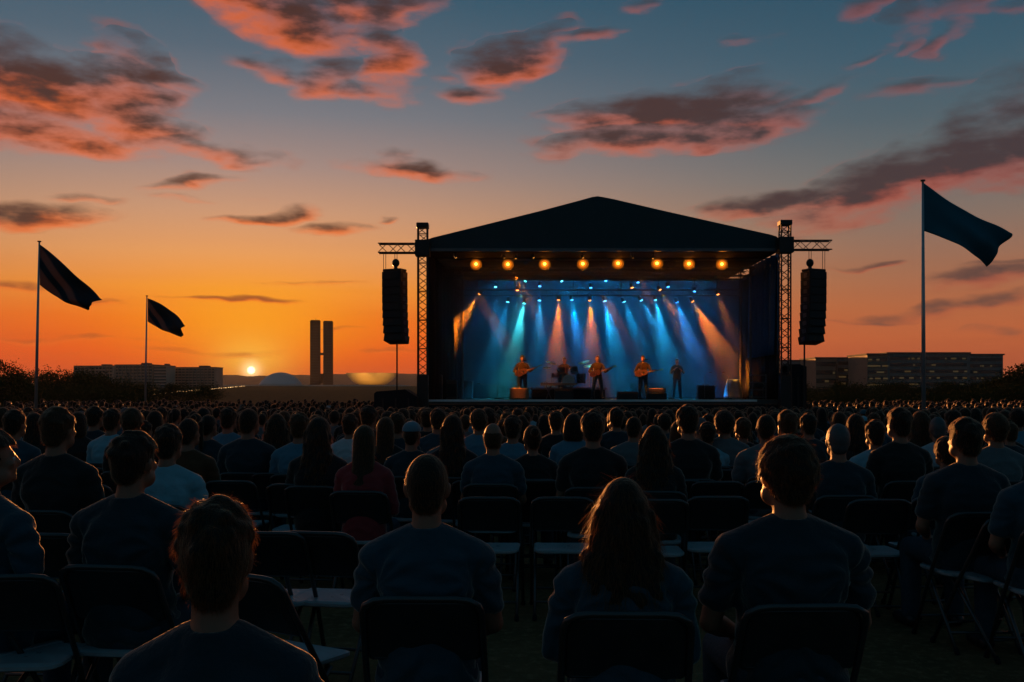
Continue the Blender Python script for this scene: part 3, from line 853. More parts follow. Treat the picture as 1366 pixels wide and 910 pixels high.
def lamp(px, py, Y, color, aim, label, r=.06, power=0, cone=18, cat='stage lamp', group=None, ztruss=None):
    p = at(px, py, Y); d = (Vector(aim) - p).normalized()
    t = thing('stage_lamp', label, cat, p, 0, group)
    q = d.to_track_quat('-Z', 'Y'); R = q.to_matrix()
    def w(v): return R @ Vector(v)
    mb = MB(); rings = []
    for zz, rr in ((.34, .5), (.32, .8), (.2, 1.0), (.02, 1.05), (-.02, 1.25), (-.03, 1.25)):
        rings.append([w((r * 1.15 * rr * math.cos(a), r * 1.15 * rr * math.sin(a), zz * (r / .1) * .8)) for a in [2 * PI * i / 14 for i in range(14)]])
    mb.loft(rings); mb.build('housing', M['black_metal'], t, False)
    mb = MB(); mb.ell(w((0, 0, -.035)), (r, r, .02), R); mb.build('lens', LENS[color], t, True)
    if ztruss:
        mb = MB(); zt = ztruss - p.z
        b = w((0, 0, .14 * r / .1))
        mb.tube([b + Vector((-r * 1.5, 0, 0)), b + Vector((-r * 1.5, 0, .16)), b + Vector((r * 1.5, 0, .16)), b + Vector((r * 1.5, 0, 0))], .012, 5)
        mb.tube([b + Vector((0, 0, .16)), Vector((b.x, b.y, max(zt, b.z + .2)))], .016, 5)
        mb.build('yoke', M['black_metal'], t)
    if power:
        ld = bpy.data.lights.new('lamp_beam', 'SPOT'); ld.energy = power; ld.color = RGBL[color]
        ld.spot_size = math.radians(cone); ld.spot_blend = .95; ld.shadow_soft_size = r * .8
        o = link('lamp_beam', ld, t); o.rotation_mode = 'QUATERNION'; o.rotation_quaternion = q; o.location = d * .06
    return t
def halo_mat():
    m = bpy.data.materials.new('lamp_halo'); m.use_nodes = True; t = NT(m.node_tree); p = m.node_tree.nodes['Principled BSDF']
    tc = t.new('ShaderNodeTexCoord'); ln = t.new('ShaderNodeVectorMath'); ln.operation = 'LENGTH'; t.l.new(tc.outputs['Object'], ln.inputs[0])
    e = t.m('EXPONENT', t.m('MULTIPLY', t.m('SUBTRACT', ln.outputs['Value'], .06), -14.5))  # emission fades outwards like a halo round the lens
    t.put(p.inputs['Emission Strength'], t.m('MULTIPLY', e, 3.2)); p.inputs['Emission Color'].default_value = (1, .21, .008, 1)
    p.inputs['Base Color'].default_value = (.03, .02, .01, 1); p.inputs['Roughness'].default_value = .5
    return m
M['halo_dish'] = halo_mat()
ORD = ['first', 'second', 'third', 'fourth', 'fifth', 'sixth', 'seventh', 'eighth', 'ninth', 'tenth', 'eleventh', 'twelfth', 'thirteenth', 'fourteenth', 'fifteenth']
AMBX = [635, 677.5, 726.5, 777.5, 824.5, 876.5, 919, 963]
AMBY = [352, 352.3, 351.8, 351.5, 351, 351, 351.5, 352]
for i, (px, py) in enumerate(zip(AMBX, AMBY)):
    l = lamp(px, py, YA, 'amber', at(px, 690, 26), 'bright amber lamp on the front truss, %s from the left in its row' % ORD[i], .065, 0, ztruss=ZA + .3, group='amber lamps on the front truss')
    # glowing dish added round the lens to imitate its halo
    q = (Vector(at(px, 690, 26)) - at(px, py, YA)).normalized().to_track_quat('-Z', 'Y').to_matrix()
    mb = MB(); rings = []
    for rr, zz in ((.05, -.02), (.12, -.035), (.19, -.06), (.25, -.10), (.255, -.09), (.20, -.045), (.12, -.015), (.05, -.005)):
        rings.append([q @ Vector((rr * math.cos(a), rr * math.sin(a), zz)) for a in [2 * PI * k / 28 for k in range(28)]])
    mb.loft(rings); dsh = mb.build('halo_dish', M['halo_dish'], l, True)
    ld = bpy.data.lights.new('lamp_glow', 'SPOT'); ld.energy = GLOW * (1 if i < 6 else 1.5); ld.color = AMB; ld.shadow_soft_size = .07
    ld.spot_size = math.radians(150); ld.spot_blend = .3
    o = link('lamp_glow', ld, l); o.location = (0, -.12, -.04); o.rotation_mode = 'QUATERNION'; o.rotation_quaternion = Vector((0, -1, -.45)).to_track_quat('-Z', 'Y')
UP = [(661, 382, 'cyan', 0, -2.0, 500), (690, 386.5, 'orange', .2, -2, 60), (701, 374.5, 'teal', -.5, -2, 600), (720, 381, 'blue', 0, -2, 260), (749, 374.5, 'cyan', .9, -2.2, 700),
      (788, 383, 'blue', 0, -2, 160), (808, 374, 'blue', .2, -2, 120), (843, 383, 'orange', .5, -2, 60), (851, 376, 'blue', .2, -2, 160), (880, 386, 'orange', 1.1, -2, 800),
      (891, 382, 'blue', .5, -2, 140), (926.5, 388, 'blue', -.2, -2, 260), (957.5, 392, 'orange', .6, -2, 500)]
LOW = [(640, 392, 'orange', -1.15, -2, 1500), (677.5, 402, 'cyan', -.45, -2, 900), (699.5, 404, 'teal', -.35, -2, 2200), (719.5, 400, 'cyan', 0, -2, 900), (745, 399.5, 'orange', -.05, -2, 2300), (762.5, 399.5, 'blue', .3, -2, 1500),
       (786.5, 400, 'orange', .1, -2, 1700), (806.5, 401, 'cyan', .38, -2, 2600), (832, 402, 'cyan', .7, -2, 700), (855, 400, 'cyan', .9, -2, 900), (874, 399.5, 'cyan', .35, -2, 2300), (903, 402.5, 'blue', .6, -2, 1900), (923.5, 401.5, 'orange', 1.0, -2, 2600)]
for i, (px, py, c, dx, dz, pw) in enumerate(UP):
    p = at(px, py, YU)
    lamp(px, py, YU, c, p + Vector((dx, -.3, dz)), 'small %s lamp on the upper rear truss, %s from the left' % (c, ORD[i]), .065, pw * KPOW * .4, 28, ztruss=ZU + .3, group='lamps on the upper rear truss')
LDZ = {0: -2.4, 2: -4.6, 4: -3.6, 6: -3.4, 7: -4.8, 10: -4.4, 12: -4.2}
for i, (px, py, c, dx, dz, pw) in enumerate(LOW):
    p = at(px, py, YL)
    lamp(px, py, YL, c, p + Vector((dx * 1.3, .15, -2.2)), '%s lamp throwing a soft beam from the lower rear truss, %s from the left' % (c, ORD[i]), .075, pw * KPOW, 28, ztruss=ZL + .3, group='lamps on the lower rear truss')

# unseen blue wash bars, added behind the rear truss to brighten the back curtain
for i, px in enumerate((700, 800, 900)):
    p = at(px, 372, 47.0)
    t = thing('added_wash_bar', 'added blue wash bar lighting the back curtain, ' + ('left one', 'middle one', 'right one')[i], 'light bar', p, 0, 'added wash bars behind the rear truss')
    mb = MB(); mb.bbox((0, 0, 0), (3.6, .16, .16), .02); mb.build('housing', M['black_metal'], t)
    mb = MB(); mb.box((0, .082, 0), (3.4, .01, .1)); mb.build('lens', lens_mat('lens_wash', (.02, .3, 1.0), 2), t)
    mb = MB()
    for s_ in (-1, 1): mb.tube([(s_ * 1.4, 0, .08), (s_ * 1.4, 0, ZC - .1 - p.z)], .015, 5)
    mb.build('hanger', M['black_metal'], t)
    ld = bpy.data.lights.new('wash_light', 'AREA'); ld.shape = 'RECTANGLE'; ld.size = 3.6; ld.size_y = .14; ld.energy = WASH * (.75, 1.15, .75)[i]; ld.color = (.0, .40, 1.0); ld.spread = math.radians(150)
    o = link('wash_light', ld, t); o.location = (0, .12, 0); o.rotation_mode = 'QUATERNION'; o.rotation_quaternion = Vector((0, 1, -1.7)).to_track_quat('-Z', 'Y')

# smoke in the stage
def make_fog():
    mb = MB(); mb.box((0, 0, 0), (X(1036, Y0) - X(575, Y0), 7.6, ZC - DZ - .2))
    m = bpy.data.materials.new('stage_smoke'); m.use_nodes = True; m.node_tree.nodes.clear()
    t = NT(m.node_tree); o = t.new('ShaderNodeOutputMaterial'); v = t.new('ShaderNodeVolumePrincipled')
    v.inputs['Color'].default_value = (.85, .85, .85, 1); v.inputs['Density'].default_value = FOG; v.inputs['Anisotropy'].default_value = .0
    tc = t.new('ShaderNodeTexCoord'); sp = t.new('ShaderNodeSeparateXYZ'); t.l.new(tc.outputs['Generated'], sp.inputs[0])
    nz = t.noise(tc.outputs['Object'], .55, 2, .5)
    dens = t.m('MULTIPLY', t.ramp(sp.outputs[2], [(0, (.12, .12, .12, 1)), (.30, (.14, .14, .14, 1)), (.55, (.6, .6, .6, 1)), (.76, (1.2, 1.2, 1.2, 1)), (1, (1.0, 1.0, 1.0, 1))]), t.mapr(nz.outputs[0], .3, .7, FOG * .6, FOG * 1.4))
    t.put(v.inputs['Density'], dens)
    t.l.new(v.outputs[0], o.inputs['Volume'])
    b = mb.build('smoke', m); b.location = ((X(575, Y0) + X(1036, Y0)) / 2, Y0 + 1.15 + 3.8, (DZ + ZC) / 2 - .03)
    tag(b, 'thin blue-lit smoke filling the stage', 'smoke', kind='stuff')
make_fog()

# ------------------------------------------------------------------ gear on the stage
def gear(name, label, cat, px, Y, group=None, rz=0): return thing(name, label, cat, (X(px, Y), Y, DZ), rz, group)
def wedge(px0, px1, ptop, Y, label, m, topm=None):
    t = gear('floor_monitor', label, 'monitor speaker', (px0 + px1) / 2, Y)
    w = X(px1, Y) - X(px0, Y); h = Z(ptop, Y) - DZ
    mb = MB(); mb.prism([(-.3, 0), (.3, 0), (.3, h * .35), (.06, h), (-.22, h * .96), (-.3, h * .8)], 'x', -w / 2, w / 2); mb.build('cabinet', m, t)
    mb = MB(); R = Euler((math.atan2(.24, h * .65), 0, 0)).to_matrix(); mb.box((0, .19, h * .68), (w * .86, .02, h * .6), R); mb.build('grille', M['grille'], t)
    for s in (-1, 1):
        mb = MB(); mb.tube([(s * (w / 2 + .012), -.1, h * .45), (s * (w / 2 + .012), .05, h * .45)], .02, 6); mb.build('handle', M['alu'], t)
wedge(740, 764, 518.5, 40.9, 'black floor monitor in front of the drums, wider than tall', M['black_metal'])
wedge(824, 850, 522.5, 40.8, 'low black floor monitor between the singer and the right guitarist', M['black_metal'])
wedge(863, 888, 523.5, 40.8, 'black floor monitor under the orange-lit case before the right guitarist', M['black_metal'])
def case(px0, px1, ptop, pbot, Y, label, m, name='amplifier', cat='amplifier', d=.45):
    z0 = DZ if pbot is None else Z(pbot, Y)
    t = thing(name, label, cat, (X((px0 + px1) / 2, Y), Y, z0)); w = X(px1, Y) - X(px0, Y); h = Z(ptop, Y) - z0
    mb = MB(); mb.bbox((0, 0, h / 2), (w, d, h), .025); mb.build('cabinet', m, t)
    mb = MB(); mb.box((0, -d / 2 - .012, h * .45), (w * .88, .02, h * .66)); mb.build('grille', M['grille'] if m is not M['wood_warm'] else M['wood_warm'], t)
    mb = MB(); mb.tube([(-w * .15, 0, h), (-w * .13, 0, h + .04), (w * .13, 0, h + .04), (w * .15, 0, h)], .012, 5); mb.build('handle', M['black_metal'], t)
    for sx in (-1, 1):
        for sz in (.03, h - .03):
            mb = MB(); mb.box((sx * (w / 2 - .02), -d / 2 - .004, sz), (.06, .03, .06)); mb.build('corner_guard', M['alu'], t)
case(680, 705, 517.5, None, 41.2, 'warm brown amplifier box in front of the left guitarist', M['wood_warm'])
case(863, 887, 518, 523.2, 40.9, 'shallow brown case lit orange, resting on the right floor monitor', M['wood_warm'], 'equipment_case', 'case')
case(930, 953, 514, None, 44.5, 'dark amplifier cabinet at the right of the stage below the microphone stands', M['black_metal'])
case(576, 590, 500, None, 42.5, 'tall dark speaker cabinet by the left curtain', M['black_metal'], 'stage_speaker', 'speaker')
case(596, 610, 507, None, 44, 'brownish scuffed cabinet beside the tall dark one at stage left', mat('scuffed', (.10, .06, .045), .6, .4, .3, 5), 'equipment_case', 'case')
case(606, 631, 508, None, 47.5, 'dark blue cabinet in the left rear corner of the stage', M['black_metal'], 'equipment_case', 'case')
def rack():
    Y = 41.6; t = gear('equipment_rack', 'open metal rack with cases on its shelves at the right end of the stage', 'rack', 1011, Y)
    w = X(1020, Y) - X(1002, Y); h = Z(499, Y) - DZ
    for sx in (-1, 1):
        for sy in (-1, 1):
            mb = MB(); mb.box((sx * w / 2, sy * .22, h / 2), (.04, .04, h)); mb.build('upright', M['alu'], t)
    for k in range(4):
        mb = MB(); mb.box((0, 0, .1 + k * (h - .15) / 3), (w + .05, .5, .035)); mb.build('shelf', M['alu'], t)
rack()
case(1003, 1018, 512, 516.5, 41.6, 'dark box on the middle shelf of the metal rack', M['black_metal'], 'equipment_case', 'case', .4)
def covered():
    Y = 46.2; t = gear('covered_stool', 'pale blue cloth draped over a stool at the right rear of the stage', 'stool', 978, Y)
    h = Z(506, Y) - DZ; mb = MB(); rings = []
    for k in range(7):
        f = k / 6; rr = (.44 - .16 * f)
        rings.append([((rr + .03 * math.sin(a * 6 + k)) * math.cos(a), (rr * .7 + .03 * math.sin(a * 5)) * math.sin(a), h * f) for a in [2 * PI * i / 30 for i in range(30)]])
    mb.loft(rings); mb.build('cloth_cover', mat('pale_cloth', (.25, .42, .5), .9, .2, .2, 5), t, True)
covered()
def mic(px, Y, ptop, label, boom=.35):
    t = gear('microphone_stand', label, 'microphone stand', px, Y); h = Z(ptop, Y) - DZ
    mb = MB(); mb.tube([(0, 0, .03), (0, 0, h * .86)], .014, 6); mb.build('pole', M['alu'], t)
    mb = MB(); mb.disc((0, 0, .02), .16, (0, 0, 1), 16, .03); mb.build('base', M['black_metal'], t)
    mb = MB(); mb.tube([(-boom * .3, 0, h * .82), (boom, 0, h)], .01, 6); mb.build('boom_arm', M['alu'], t)
    mb = MB(); mb.capsule((boom, 0, h), (boom + .1, 0, h + .01), .018, .03); mb.build('microphone', M['black_metal'], t, True)
mic(690.5, 41.9, 481, 'microphone stand in front of the left guitarist', .25)
mic(793, 41.9, 484, 'microphone stand in front of the middle singer', .12)
mic(855, 41.9, 480, 'microphone stand in front of the right guitarist', .18)
mic(940, 44, 497, 'microphone stand above the dark amplifier at stage right', .2)
mic(972, 45, 497, 'microphone stand bent over by the pale blue covered stool', -.3)
mic(664, 44, 512, 'short microphone stand with a long boom left of the left guitarist', -.9)

def keyboard():
    Y = 42.6; t = gear('keyboard', 'long keyboard on a low stand left of the drums, lit orange', 'keyboard', 745, Y)
    w = X(770, Y) - X(722, Y); h = Z(512.5, Y) - DZ
    mb = MB(); mb.bbox((0, 0, h), (w, .34, .1), .02); mb.build('body', mat('keyboard_shell', (.30, .17, .09), .4, .5, .15, 5), t)
    mb = MB(); mb.box((0, .1, h + .055), (w * .86, .12, .02)); mb.build('keys', M['trim_white'], t)
    for s in (-1, 1):
        mb = MB(); mb.tube([(s * w * .35, -.25, 0), (s * w * .2, .1, h - .05)], .02, 6); mb.build('leg', M['alu'], t)
        mb = MB(); mb.tube([(s * w * .2, -.25, 0), (s * w * .35, .1, h - .05)], .02, 6); mb.build('leg', M['alu'], t)
keyboard()
def riser():
    Y = 45.2; t = gear('drum_riser', 'low black platform under the drum kit', 'platform', 757, Y)
    mb = MB(); mb.bbox((0, 0, .46), (3.4, 2.2, .1), .02); mb.build('top', M['deck'], t)
    mb = MB(); mb.box((0, 0, .205), (3.2, 2.0, .41)); mb.build('skirt', M['black_cloth'], t)
    return t.location
RL = riser(); RZ = DZ + .512
def drums():
    t = thing('drum_kit', 'drum kit with raised cymbals on the platform behind the singer', 'drum kit', (RL.x, RL.y - .1, RZ))
    def drum(c, r, h, ax, nm='drum'):
        mb = MB(); ax = Vector(ax).normalized(); c = Vector(c); mb.tube([c - ax * h / 2, c + ax * h / 2], r, 20); d = mb.build(nm, mat_drum, t)
        for s in (-1, 1):
            mb = MB(); mb.tube([c + ax * s * (h / 2 - .01), c + ax * s * (h / 2 + .015)], r * 1.03, 20); mb.build('hoop', M['alu'], d)
        mb = MB(); mb.disc(c - ax * (h / 2 + .017), r * .96, ax, 20, .006); mb.build('drum_head', M['white_skin'], d)
    drum((0, -.5, .30), .29, .42, (0, 1, 0), 'bass_drum')
    drum((-.28, -.35, .78), .16, .22, (.1, .35, 1)); drum((.28, -.35, .78), .17, .24, (-.1, .35, 1)); drum((.62, .1, .42), .21, .42, (0, 0, 1)); drum((-.55, .05, .56), .18, .15, (0, .1, 1), 'snare_drum')
    for (x, y, z, r, tx) in ((-.75, -.25, 1.12, .26, .25), (.72, -.28, 1.15, .27, -.25), (-.95, .15, .92, .2, 0), (1.0, .12, 1.0, .29, -.15)):
        mb = MB(); R = Euler((.25, tx, 0)).to_matrix()
        rings = [[Vector((x, y, z)) + R @ Vector((rr * math.cos(a), rr * math.sin(a), zz)) for a in [2 * PI * i / 22 for i in range(22)]] for rr, zz in ((r, -.012), (r, -.006), (r * .3, .01), (r * .12, .035), (.01, .04))]
        mb.loft(rings); c = mb.build('cymbal', M['gold'], t, True)
        mb = MB(); mb.tube([(x, y, .0), (x, y, z)], .013, 5); mb.build('cymbal_stand', M['alu'], t)
mat_drum = mat('drum_shell', (.035, .02, .018), .3, .5, .15, 5)
drums()

# dark blocks beside the stage
def side_block(px0, px1, ptop, Y, d, label, slope=0):
    t = thing('equipment_container', label, 'container', (X((px0 + px1) / 2, Y), Y, 0)); w = X(px1, Y) - X(px0, Y); h = Z(ptop, Y)
    mb = MB(); mb.prism([(-w / 2, GZ), (w / 2, GZ), (w / 2, h - slope * 1.8), (w / 2 - .3 - slope, h), (-w / 2 + .1, h - slope * .5), (-w / 2, h - slope)], 'y', 0, d); mb.build('cover', M['fascia'], t)
    mb = MB(); mb.box((0, d / 2, GZ - .01), (w * .98, d * .98, .02)); mb.build('base', M['black_metal'], t)
    mb = MB()
    for k in range(3): mb.box((-w * .3 + k * w * .3, -.02, h * .45), (.05, .03, h * .7))
    mb.build('strap', M['black_metal'], t)
side_block(499, 556, 519.5, 38.6, 1.6, 'dark covered equipment container left of the left truss tower', .16)
side_block(1053, 1076, 486, 40.6, 1.4, 'tall dark covered equipment stack right of the right truss tower', .05)

# ------------------------------------------------------------------ flags
def fold_light_flag():
    m = bpy.data.materials.new('flag_fold_light'); m.use_nodes = True; t = NT(m.node_tree); p = m.node_tree.nodes['Principled BSDF']; out = m.node_tree.nodes['Material Output']
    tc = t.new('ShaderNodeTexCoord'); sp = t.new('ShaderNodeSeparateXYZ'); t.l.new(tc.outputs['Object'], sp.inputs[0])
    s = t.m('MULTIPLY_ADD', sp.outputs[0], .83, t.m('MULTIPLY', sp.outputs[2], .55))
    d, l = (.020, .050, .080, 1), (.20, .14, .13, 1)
    c = t.ramp(t.m('ADD', s, .8), [(0, l), (.26, l), (.32, d), (.50, d), (.56, l), (.74, l), (.82, d), (1, d)])  # light through the thin folds, painted as pale diagonal bands
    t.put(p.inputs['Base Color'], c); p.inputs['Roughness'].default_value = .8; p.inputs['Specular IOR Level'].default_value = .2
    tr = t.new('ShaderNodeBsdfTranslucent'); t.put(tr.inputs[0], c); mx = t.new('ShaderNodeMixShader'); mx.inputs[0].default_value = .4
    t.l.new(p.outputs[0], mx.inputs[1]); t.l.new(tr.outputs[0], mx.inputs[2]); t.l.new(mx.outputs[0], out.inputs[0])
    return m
M['flag_fold_light'] = fold_light_flag()
def flag(px_top, py_top, px_bot, Y, corners, color, label_p, label_f, seed, wav, fold_light=False):
    top = at(px_top, py_top, Y); bx = X(px_bot, Y)
    g0 = hground(bx, Y); p = thing('flagpole', label_p, 'flagpole', (bx, Y, 0))
    mb = MB(); mb.tube([(0, 0, g0), ((top.x - bx) * .5, 0, top.z * .5), (top.x - bx, 0, top.z)], [.065, .055, .032], 10); mb.build('pole', M['pole'], p, True)
    mb = MB(); mb.disc((top.x - bx, 0, top.z + .01), .075, (0, 0, 1), 12, .04); mb.build('finial', M['black_metal'], p)
    mb = MB(); mb.disc((0, 0, g0 + .04), .22, (0, 0, 1), 16, .08); mb.build('base', M['concrete_dark'], p)
    th, bh, tf, bf, mid_t, mid_b = [at(a, b, Y) for a, b in corners]
    nu, nv = 34, 18; o0 = th
    vs = []; fs = []
    for i in range(nu + 1):
        u = i / nu
        # quadratic edges through a mid point
        def q(a, m, b): return a * ((1 - u) * (1 - 2 * u)) + m * (4 * u * (1 - u)) + b * (u * (2 * u - 1))
        t_ = q(th, mid_t, tf); b_ = q(bh, mid_b, bf)
        for k in range(nv + 1):
            v = k / nv; pt = t_.lerp(b_, v)
            amp = .22 * u ** .8
            pt = pt + Vector((.03 * u * math.sin(v * 14 + seed), amp * math.sin(wav * (u * 5.2 + v * 3.4) + seed) + amp * .45 * math.sin(u * 4 - v * 9 + seed * 2) + u * .35, .02 * math.sin(u * 16 + seed) * u))
            if i == nu: pt = pt + Vector((.05 * math.sin(v * 9 + seed), 0, 0))
            vs.append(pt - o0)
    for i in range(nu):
        for k in range(nv):
            a = i * (nv + 1) + k; fs.append((a, a + 1, a + nv + 2, a + nv + 1))
    mb = MB(); mb._add(vs, fs); me = mb.mesh('flag', M['flag'], True, False)
    if fold_light: me.materials[0] = M['flag_fold_light']
    o = link('flag', me); o.location = o0; o.color = (*color, 1)
    so = o.modifiers.new('thickness', 'SOLIDIFY'); so.thickness = .006
    tag(o, label_f, 'flag')
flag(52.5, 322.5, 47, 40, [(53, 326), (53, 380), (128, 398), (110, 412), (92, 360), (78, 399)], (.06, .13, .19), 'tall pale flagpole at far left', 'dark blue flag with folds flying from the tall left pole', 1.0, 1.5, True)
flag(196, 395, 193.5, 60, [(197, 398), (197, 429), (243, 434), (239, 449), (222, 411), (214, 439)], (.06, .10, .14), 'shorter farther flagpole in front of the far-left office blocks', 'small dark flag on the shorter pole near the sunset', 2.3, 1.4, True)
flag(1231, 241.5, 1232.5, 30, [(1232, 244), (1232, 308), (1350, 311), (1328, 352), (1291, 278), (1285, 329)], (.025, .20, .28), 'tall flagpole at right in front of the glass office block', 'large plain teal-blue flag flying from the right flagpole', .4, .8)
# ------------------------------------------------------------------ people
def remesh(mb, voxel, smooth=6, dec=None):
    me = mb.mesh('tmp', [])
    o = bpy.data.objects.new('tmp', me); COL.objects.link(o)
    md = o.modifiers.new('r', 'REMESH'); md.mode = 'VOXEL'; md.voxel_size = voxel; md.use_smooth_shade = True
    sm = o.modifiers.new('s', 'SMOOTH'); sm.factor = .5; sm.iterations = smooth
    if dec: d = o.modifiers.new('d', 'DECIMATE'); d.ratio = dec
    dg = bpy.context.evaluated_depsgraph_get(); dg.update()
    res = bpy.data.meshes.new_from_object(o.evaluated_get(dg))
    bpy.data.objects.remove(o); bpy.data.meshes.remove(me)
    res.materials.clear()
    return res

def sring(cx, cy, z, rx, ry, n=20, p=2.5):
    out = []
    for i in range(n):
        a = 2 * PI * i / n; c, s = math.cos(a), math.sin(a)
        out.append(Vector((cx + rx * math.copysign(abs(c) ** (2 / p), c), cy + ry * math.copysign(abs(s) ** (2 / p), s), z)))
    return out

SEAT = dict(dz=0.0, hip=.53, lean=-.045,
            elbow=[(.245, .02, .70), (-.245, .02, .70)], hand=[(.10, .27, .60), (-.10, .27, .60)],
            knee=[(.13, .45, .51), (-.13, .45, .51)], ankle=[(.14, .42, .09), (-.14, .42, .09)], curl=.5)

PIV = Vector((0, -.035, 1.10))
class Body:
    """All pieces of one figure, in a frame that faces +Y."""
    def __init__(s, pose=SEAT, fem=False, yaw=0, tilt=0, pitch=0, wide=1.0, beard=False):
        s.p = pose; s.f = fem; s.w = wide * (.90 if fem else 1.0); s.beard = beard
        dz = pose['dz']; s.dz = dz
        s.HM = Matrix.Translation((0, 0, dz)) @ Matrix.Translation(PIV) @ Euler((math.radians(pitch), math.radians(tilt), math.radians(yaw)), 'XYZ').to_matrix().to_4x4() @ Matrix.Translation(-PIV)
    def ly(s, z): return s.p['lean'] * (z - .45)
    def torso(s, mb, inf=0.0, z0=.43, z1=9):
        dz = s.dz; w = s.w
        R = [(.43, .150, .115), (.50, .178, .135), (.58, .170, .128), (.68, .150, .112), (.77, .152, .115), (.86, .166, .122), (.925, .176, .118), (.965, .172, .108), (1.0, .135, .088), (1.03, .095, .074), (1.055, .072, .066), (1.08, .060, .062)]
        rings = []
        for z, rx, ry in R:
            if z < z0 - 1e-6 or z > z1 + 1e-6: continue
            hips = 1.08 if (s.f and z < .62) else 1.0; waist = .92 if (s.f and .62 < z < .8) else 1.0
            k = w if z < 1.0 else (w + 1) / 2
            if inf > 0 and .55 < z < .9: ry = ry + .012
            rings.append(sring(0, s.ly(z), z + dz, rx * k * hips * waist + inf, ry * hips + inf, 22, 2.5 if z < 1.0 else 2.1))
        mb.loft(rings)
        for sx in (-1, 1):
            mb.ell((sx * .178 * w, s.ly(.95) , .952 + dz), (.062 + inf, .066 + inf, .062 + inf))
            mb.capsule((sx * .04, s.ly(1.0) - .005, 1.03 + dz), (sx * .165 * w, s.ly(.97), .972 + dz), .052 + inf, .050 + inf, 10)
            # shoulder blades and chest
            mb.ell((sx * .09 * w, s.ly(.86) - .068, .865 + dz), (.075 + inf, .055 + inf, .10 + inf))
            if s.f: mb.ell((sx * .075, s.ly(.83) + .09, .83 + dz), (.062 + inf, .058 + inf, .062 + inf))
            else: mb.ell((sx * .08, s.ly(.86) + .07, .875 + dz), (.085 + inf, .05 + inf, .07 + inf))
    def sh(s, sx): return Vector((sx * .192 * s.w, s.ly(.94), .945 + s.dz))
    def arm(s, mb, i, inf=0.0, frac=1.0, fore=True):
        sx = 1 if i == 0 else -1
        a = s.sh(sx); e = Vector(s.p['elbow'][i]); h = Vector(s.p['hand'][i]); e.x *= s.w if s.dz == 0 else 1
        m = a.lerp(e, min(1, frac))
        r2 = .052 + (.038 - .052) * min(1, frac)
        mb.capsule(a, m, .053 + inf, r2 + inf + (.006 if inf else 0), 12)
        if frac > 1:
            m2 = e.lerp(h, frac - 1); mb.capsule(e, m2, .038 + inf, .034 + inf, 12)
        if fore:
            w = e.lerp(h, .86)
            mb.capsule(e, e.lerp(h, .35), .040, .041, 12); mb.capsule(e.lerp(h, .3), w, .041, .026, 12)
    def hand(s, mb, i):
        sx = 1 if i == 0 else -1
        e = Vector(s.p['elbow'][i]); h = Vector(s.p['hand'][i]); e.x *= s.w if s.dz == 0 else 1
        d = (h - e).normalized(); side = d.cross(Vector((0, 0, 1)))
        if side.length < .1: side = Vector((1, 0, 0))
        side.normalize(); dn = d.cross(side).normalized()
        if dn.z > 0: dn = -dn
        w = e.lerp(h, .86); pc = h + d * .015
        mb.capsule(w, h + d * .03, .025, .036, 10, .55)
        for k, (o, L) in enumerate(((-.030, .066), (-.010, .078), (.010, .072), (.029, .056))):
            b = h + side * o + d * .055
            m1 = b + d * L * .5 + dn * .012; m2 = m1 + d * L * .38 + dn * L * .55 * s.p['curl']
            mb.capsule(h + side * o * .8 + d * .02, b, .0105, .0100, 8); mb.capsule(b, m1, .0098, .009, 8); mb.capsule(m1, m2, .009, .0075, 8)
        inner = -sx
        t0 = h + side * .03 * (inner if side.x > 0 else -inner) ; t1 = t0 + side * .022 * (inner if side.x > 0 else -inner) + d * .03 + dn * .008
        mb.capsule(h - d * .005, t0, .014, .012, 8); mb.capsule(t0, t1, .0115, .009, 8); mb.capsule(t1, t1 + d * .028, .009, .0075, 8)
    def leg(s, mb, i, inf=0.0, foot=True):
        sx = 1 if i == 0 else -1
        hp = Vector((sx * .092, 0, s.p['hip'])); k = Vector(s.p['knee'][i]); an = Vector(s.p['ankle'][i])
        mb.capsule(hp, k, .085 + inf, .058 + inf, 14)
        c = k.lerp(an, .32)
        mb.capsule(k, c + Vector((0, -.012, 0)), .056 + inf, .056 + inf, 12); mb.capsule(c + Vector((0, -.012, 0)), an, .055 + inf, .037 + inf * 1.6, 12)
        if foot:
            f = an + Vector((sx * .02, .10, -.045)); mb.capsule(an + Vector((0, -.02, -.045)), f, .040, .036, 12); mb.capsule(f, f + Vector((0, .06, -.006)), .036, .028, 10)
    def head(s, mb):
        mb.M = s.HM
        mb.ell((0, -.012, 1.232), (.075, .097, .104), nu=20, nv=14)
        mb.ell((0, .038, 1.195), (.062, .055, .080), nu=16, nv=10)
        mb.capsule((-.03, .03, 1.150), (.03, .03, 1.150), .045, .045, 10); mb.ell((0, .072, 1.138), (.030, .025, .022))
        mb.capsule((0, -.042, 1.03), (0, -.018, 1.15), .057 if not s.f else .048, .056 if not s.f else .048, 14)
        # brow, nose, lips, cheekbones, ears
        mb.capsule((-.032, .078, 1.238), (.032, .078, 1.238), .014, .014, 8)
        mb.capsule((0, .086, 1.236), (0, .108, 1.198), .010, .013, 8); mb.ell((0, .100, 1.194), (.017, .013, .011))
        mb.capsule((-.018, .086, 1.170), (.018, .086, 1.170), .009, .009, 8); mb.capsule((-.015, .085, 1.159), (.015, .085, 1.159), .009, .009, 8)
        for sx in (-1, 1):
            mb.ell((sx * .042, .068, 1.198), (.022, .02, .018))
            R = Euler((0, sx * .15, sx * .35)).to_matrix()
            mb.ell((sx * .080, -.004, 1.208), (.010, .021, .033), R); mb.ell((sx * .083, -.008, 1.224), (.009, .017, .016), R)
        mb.M = None
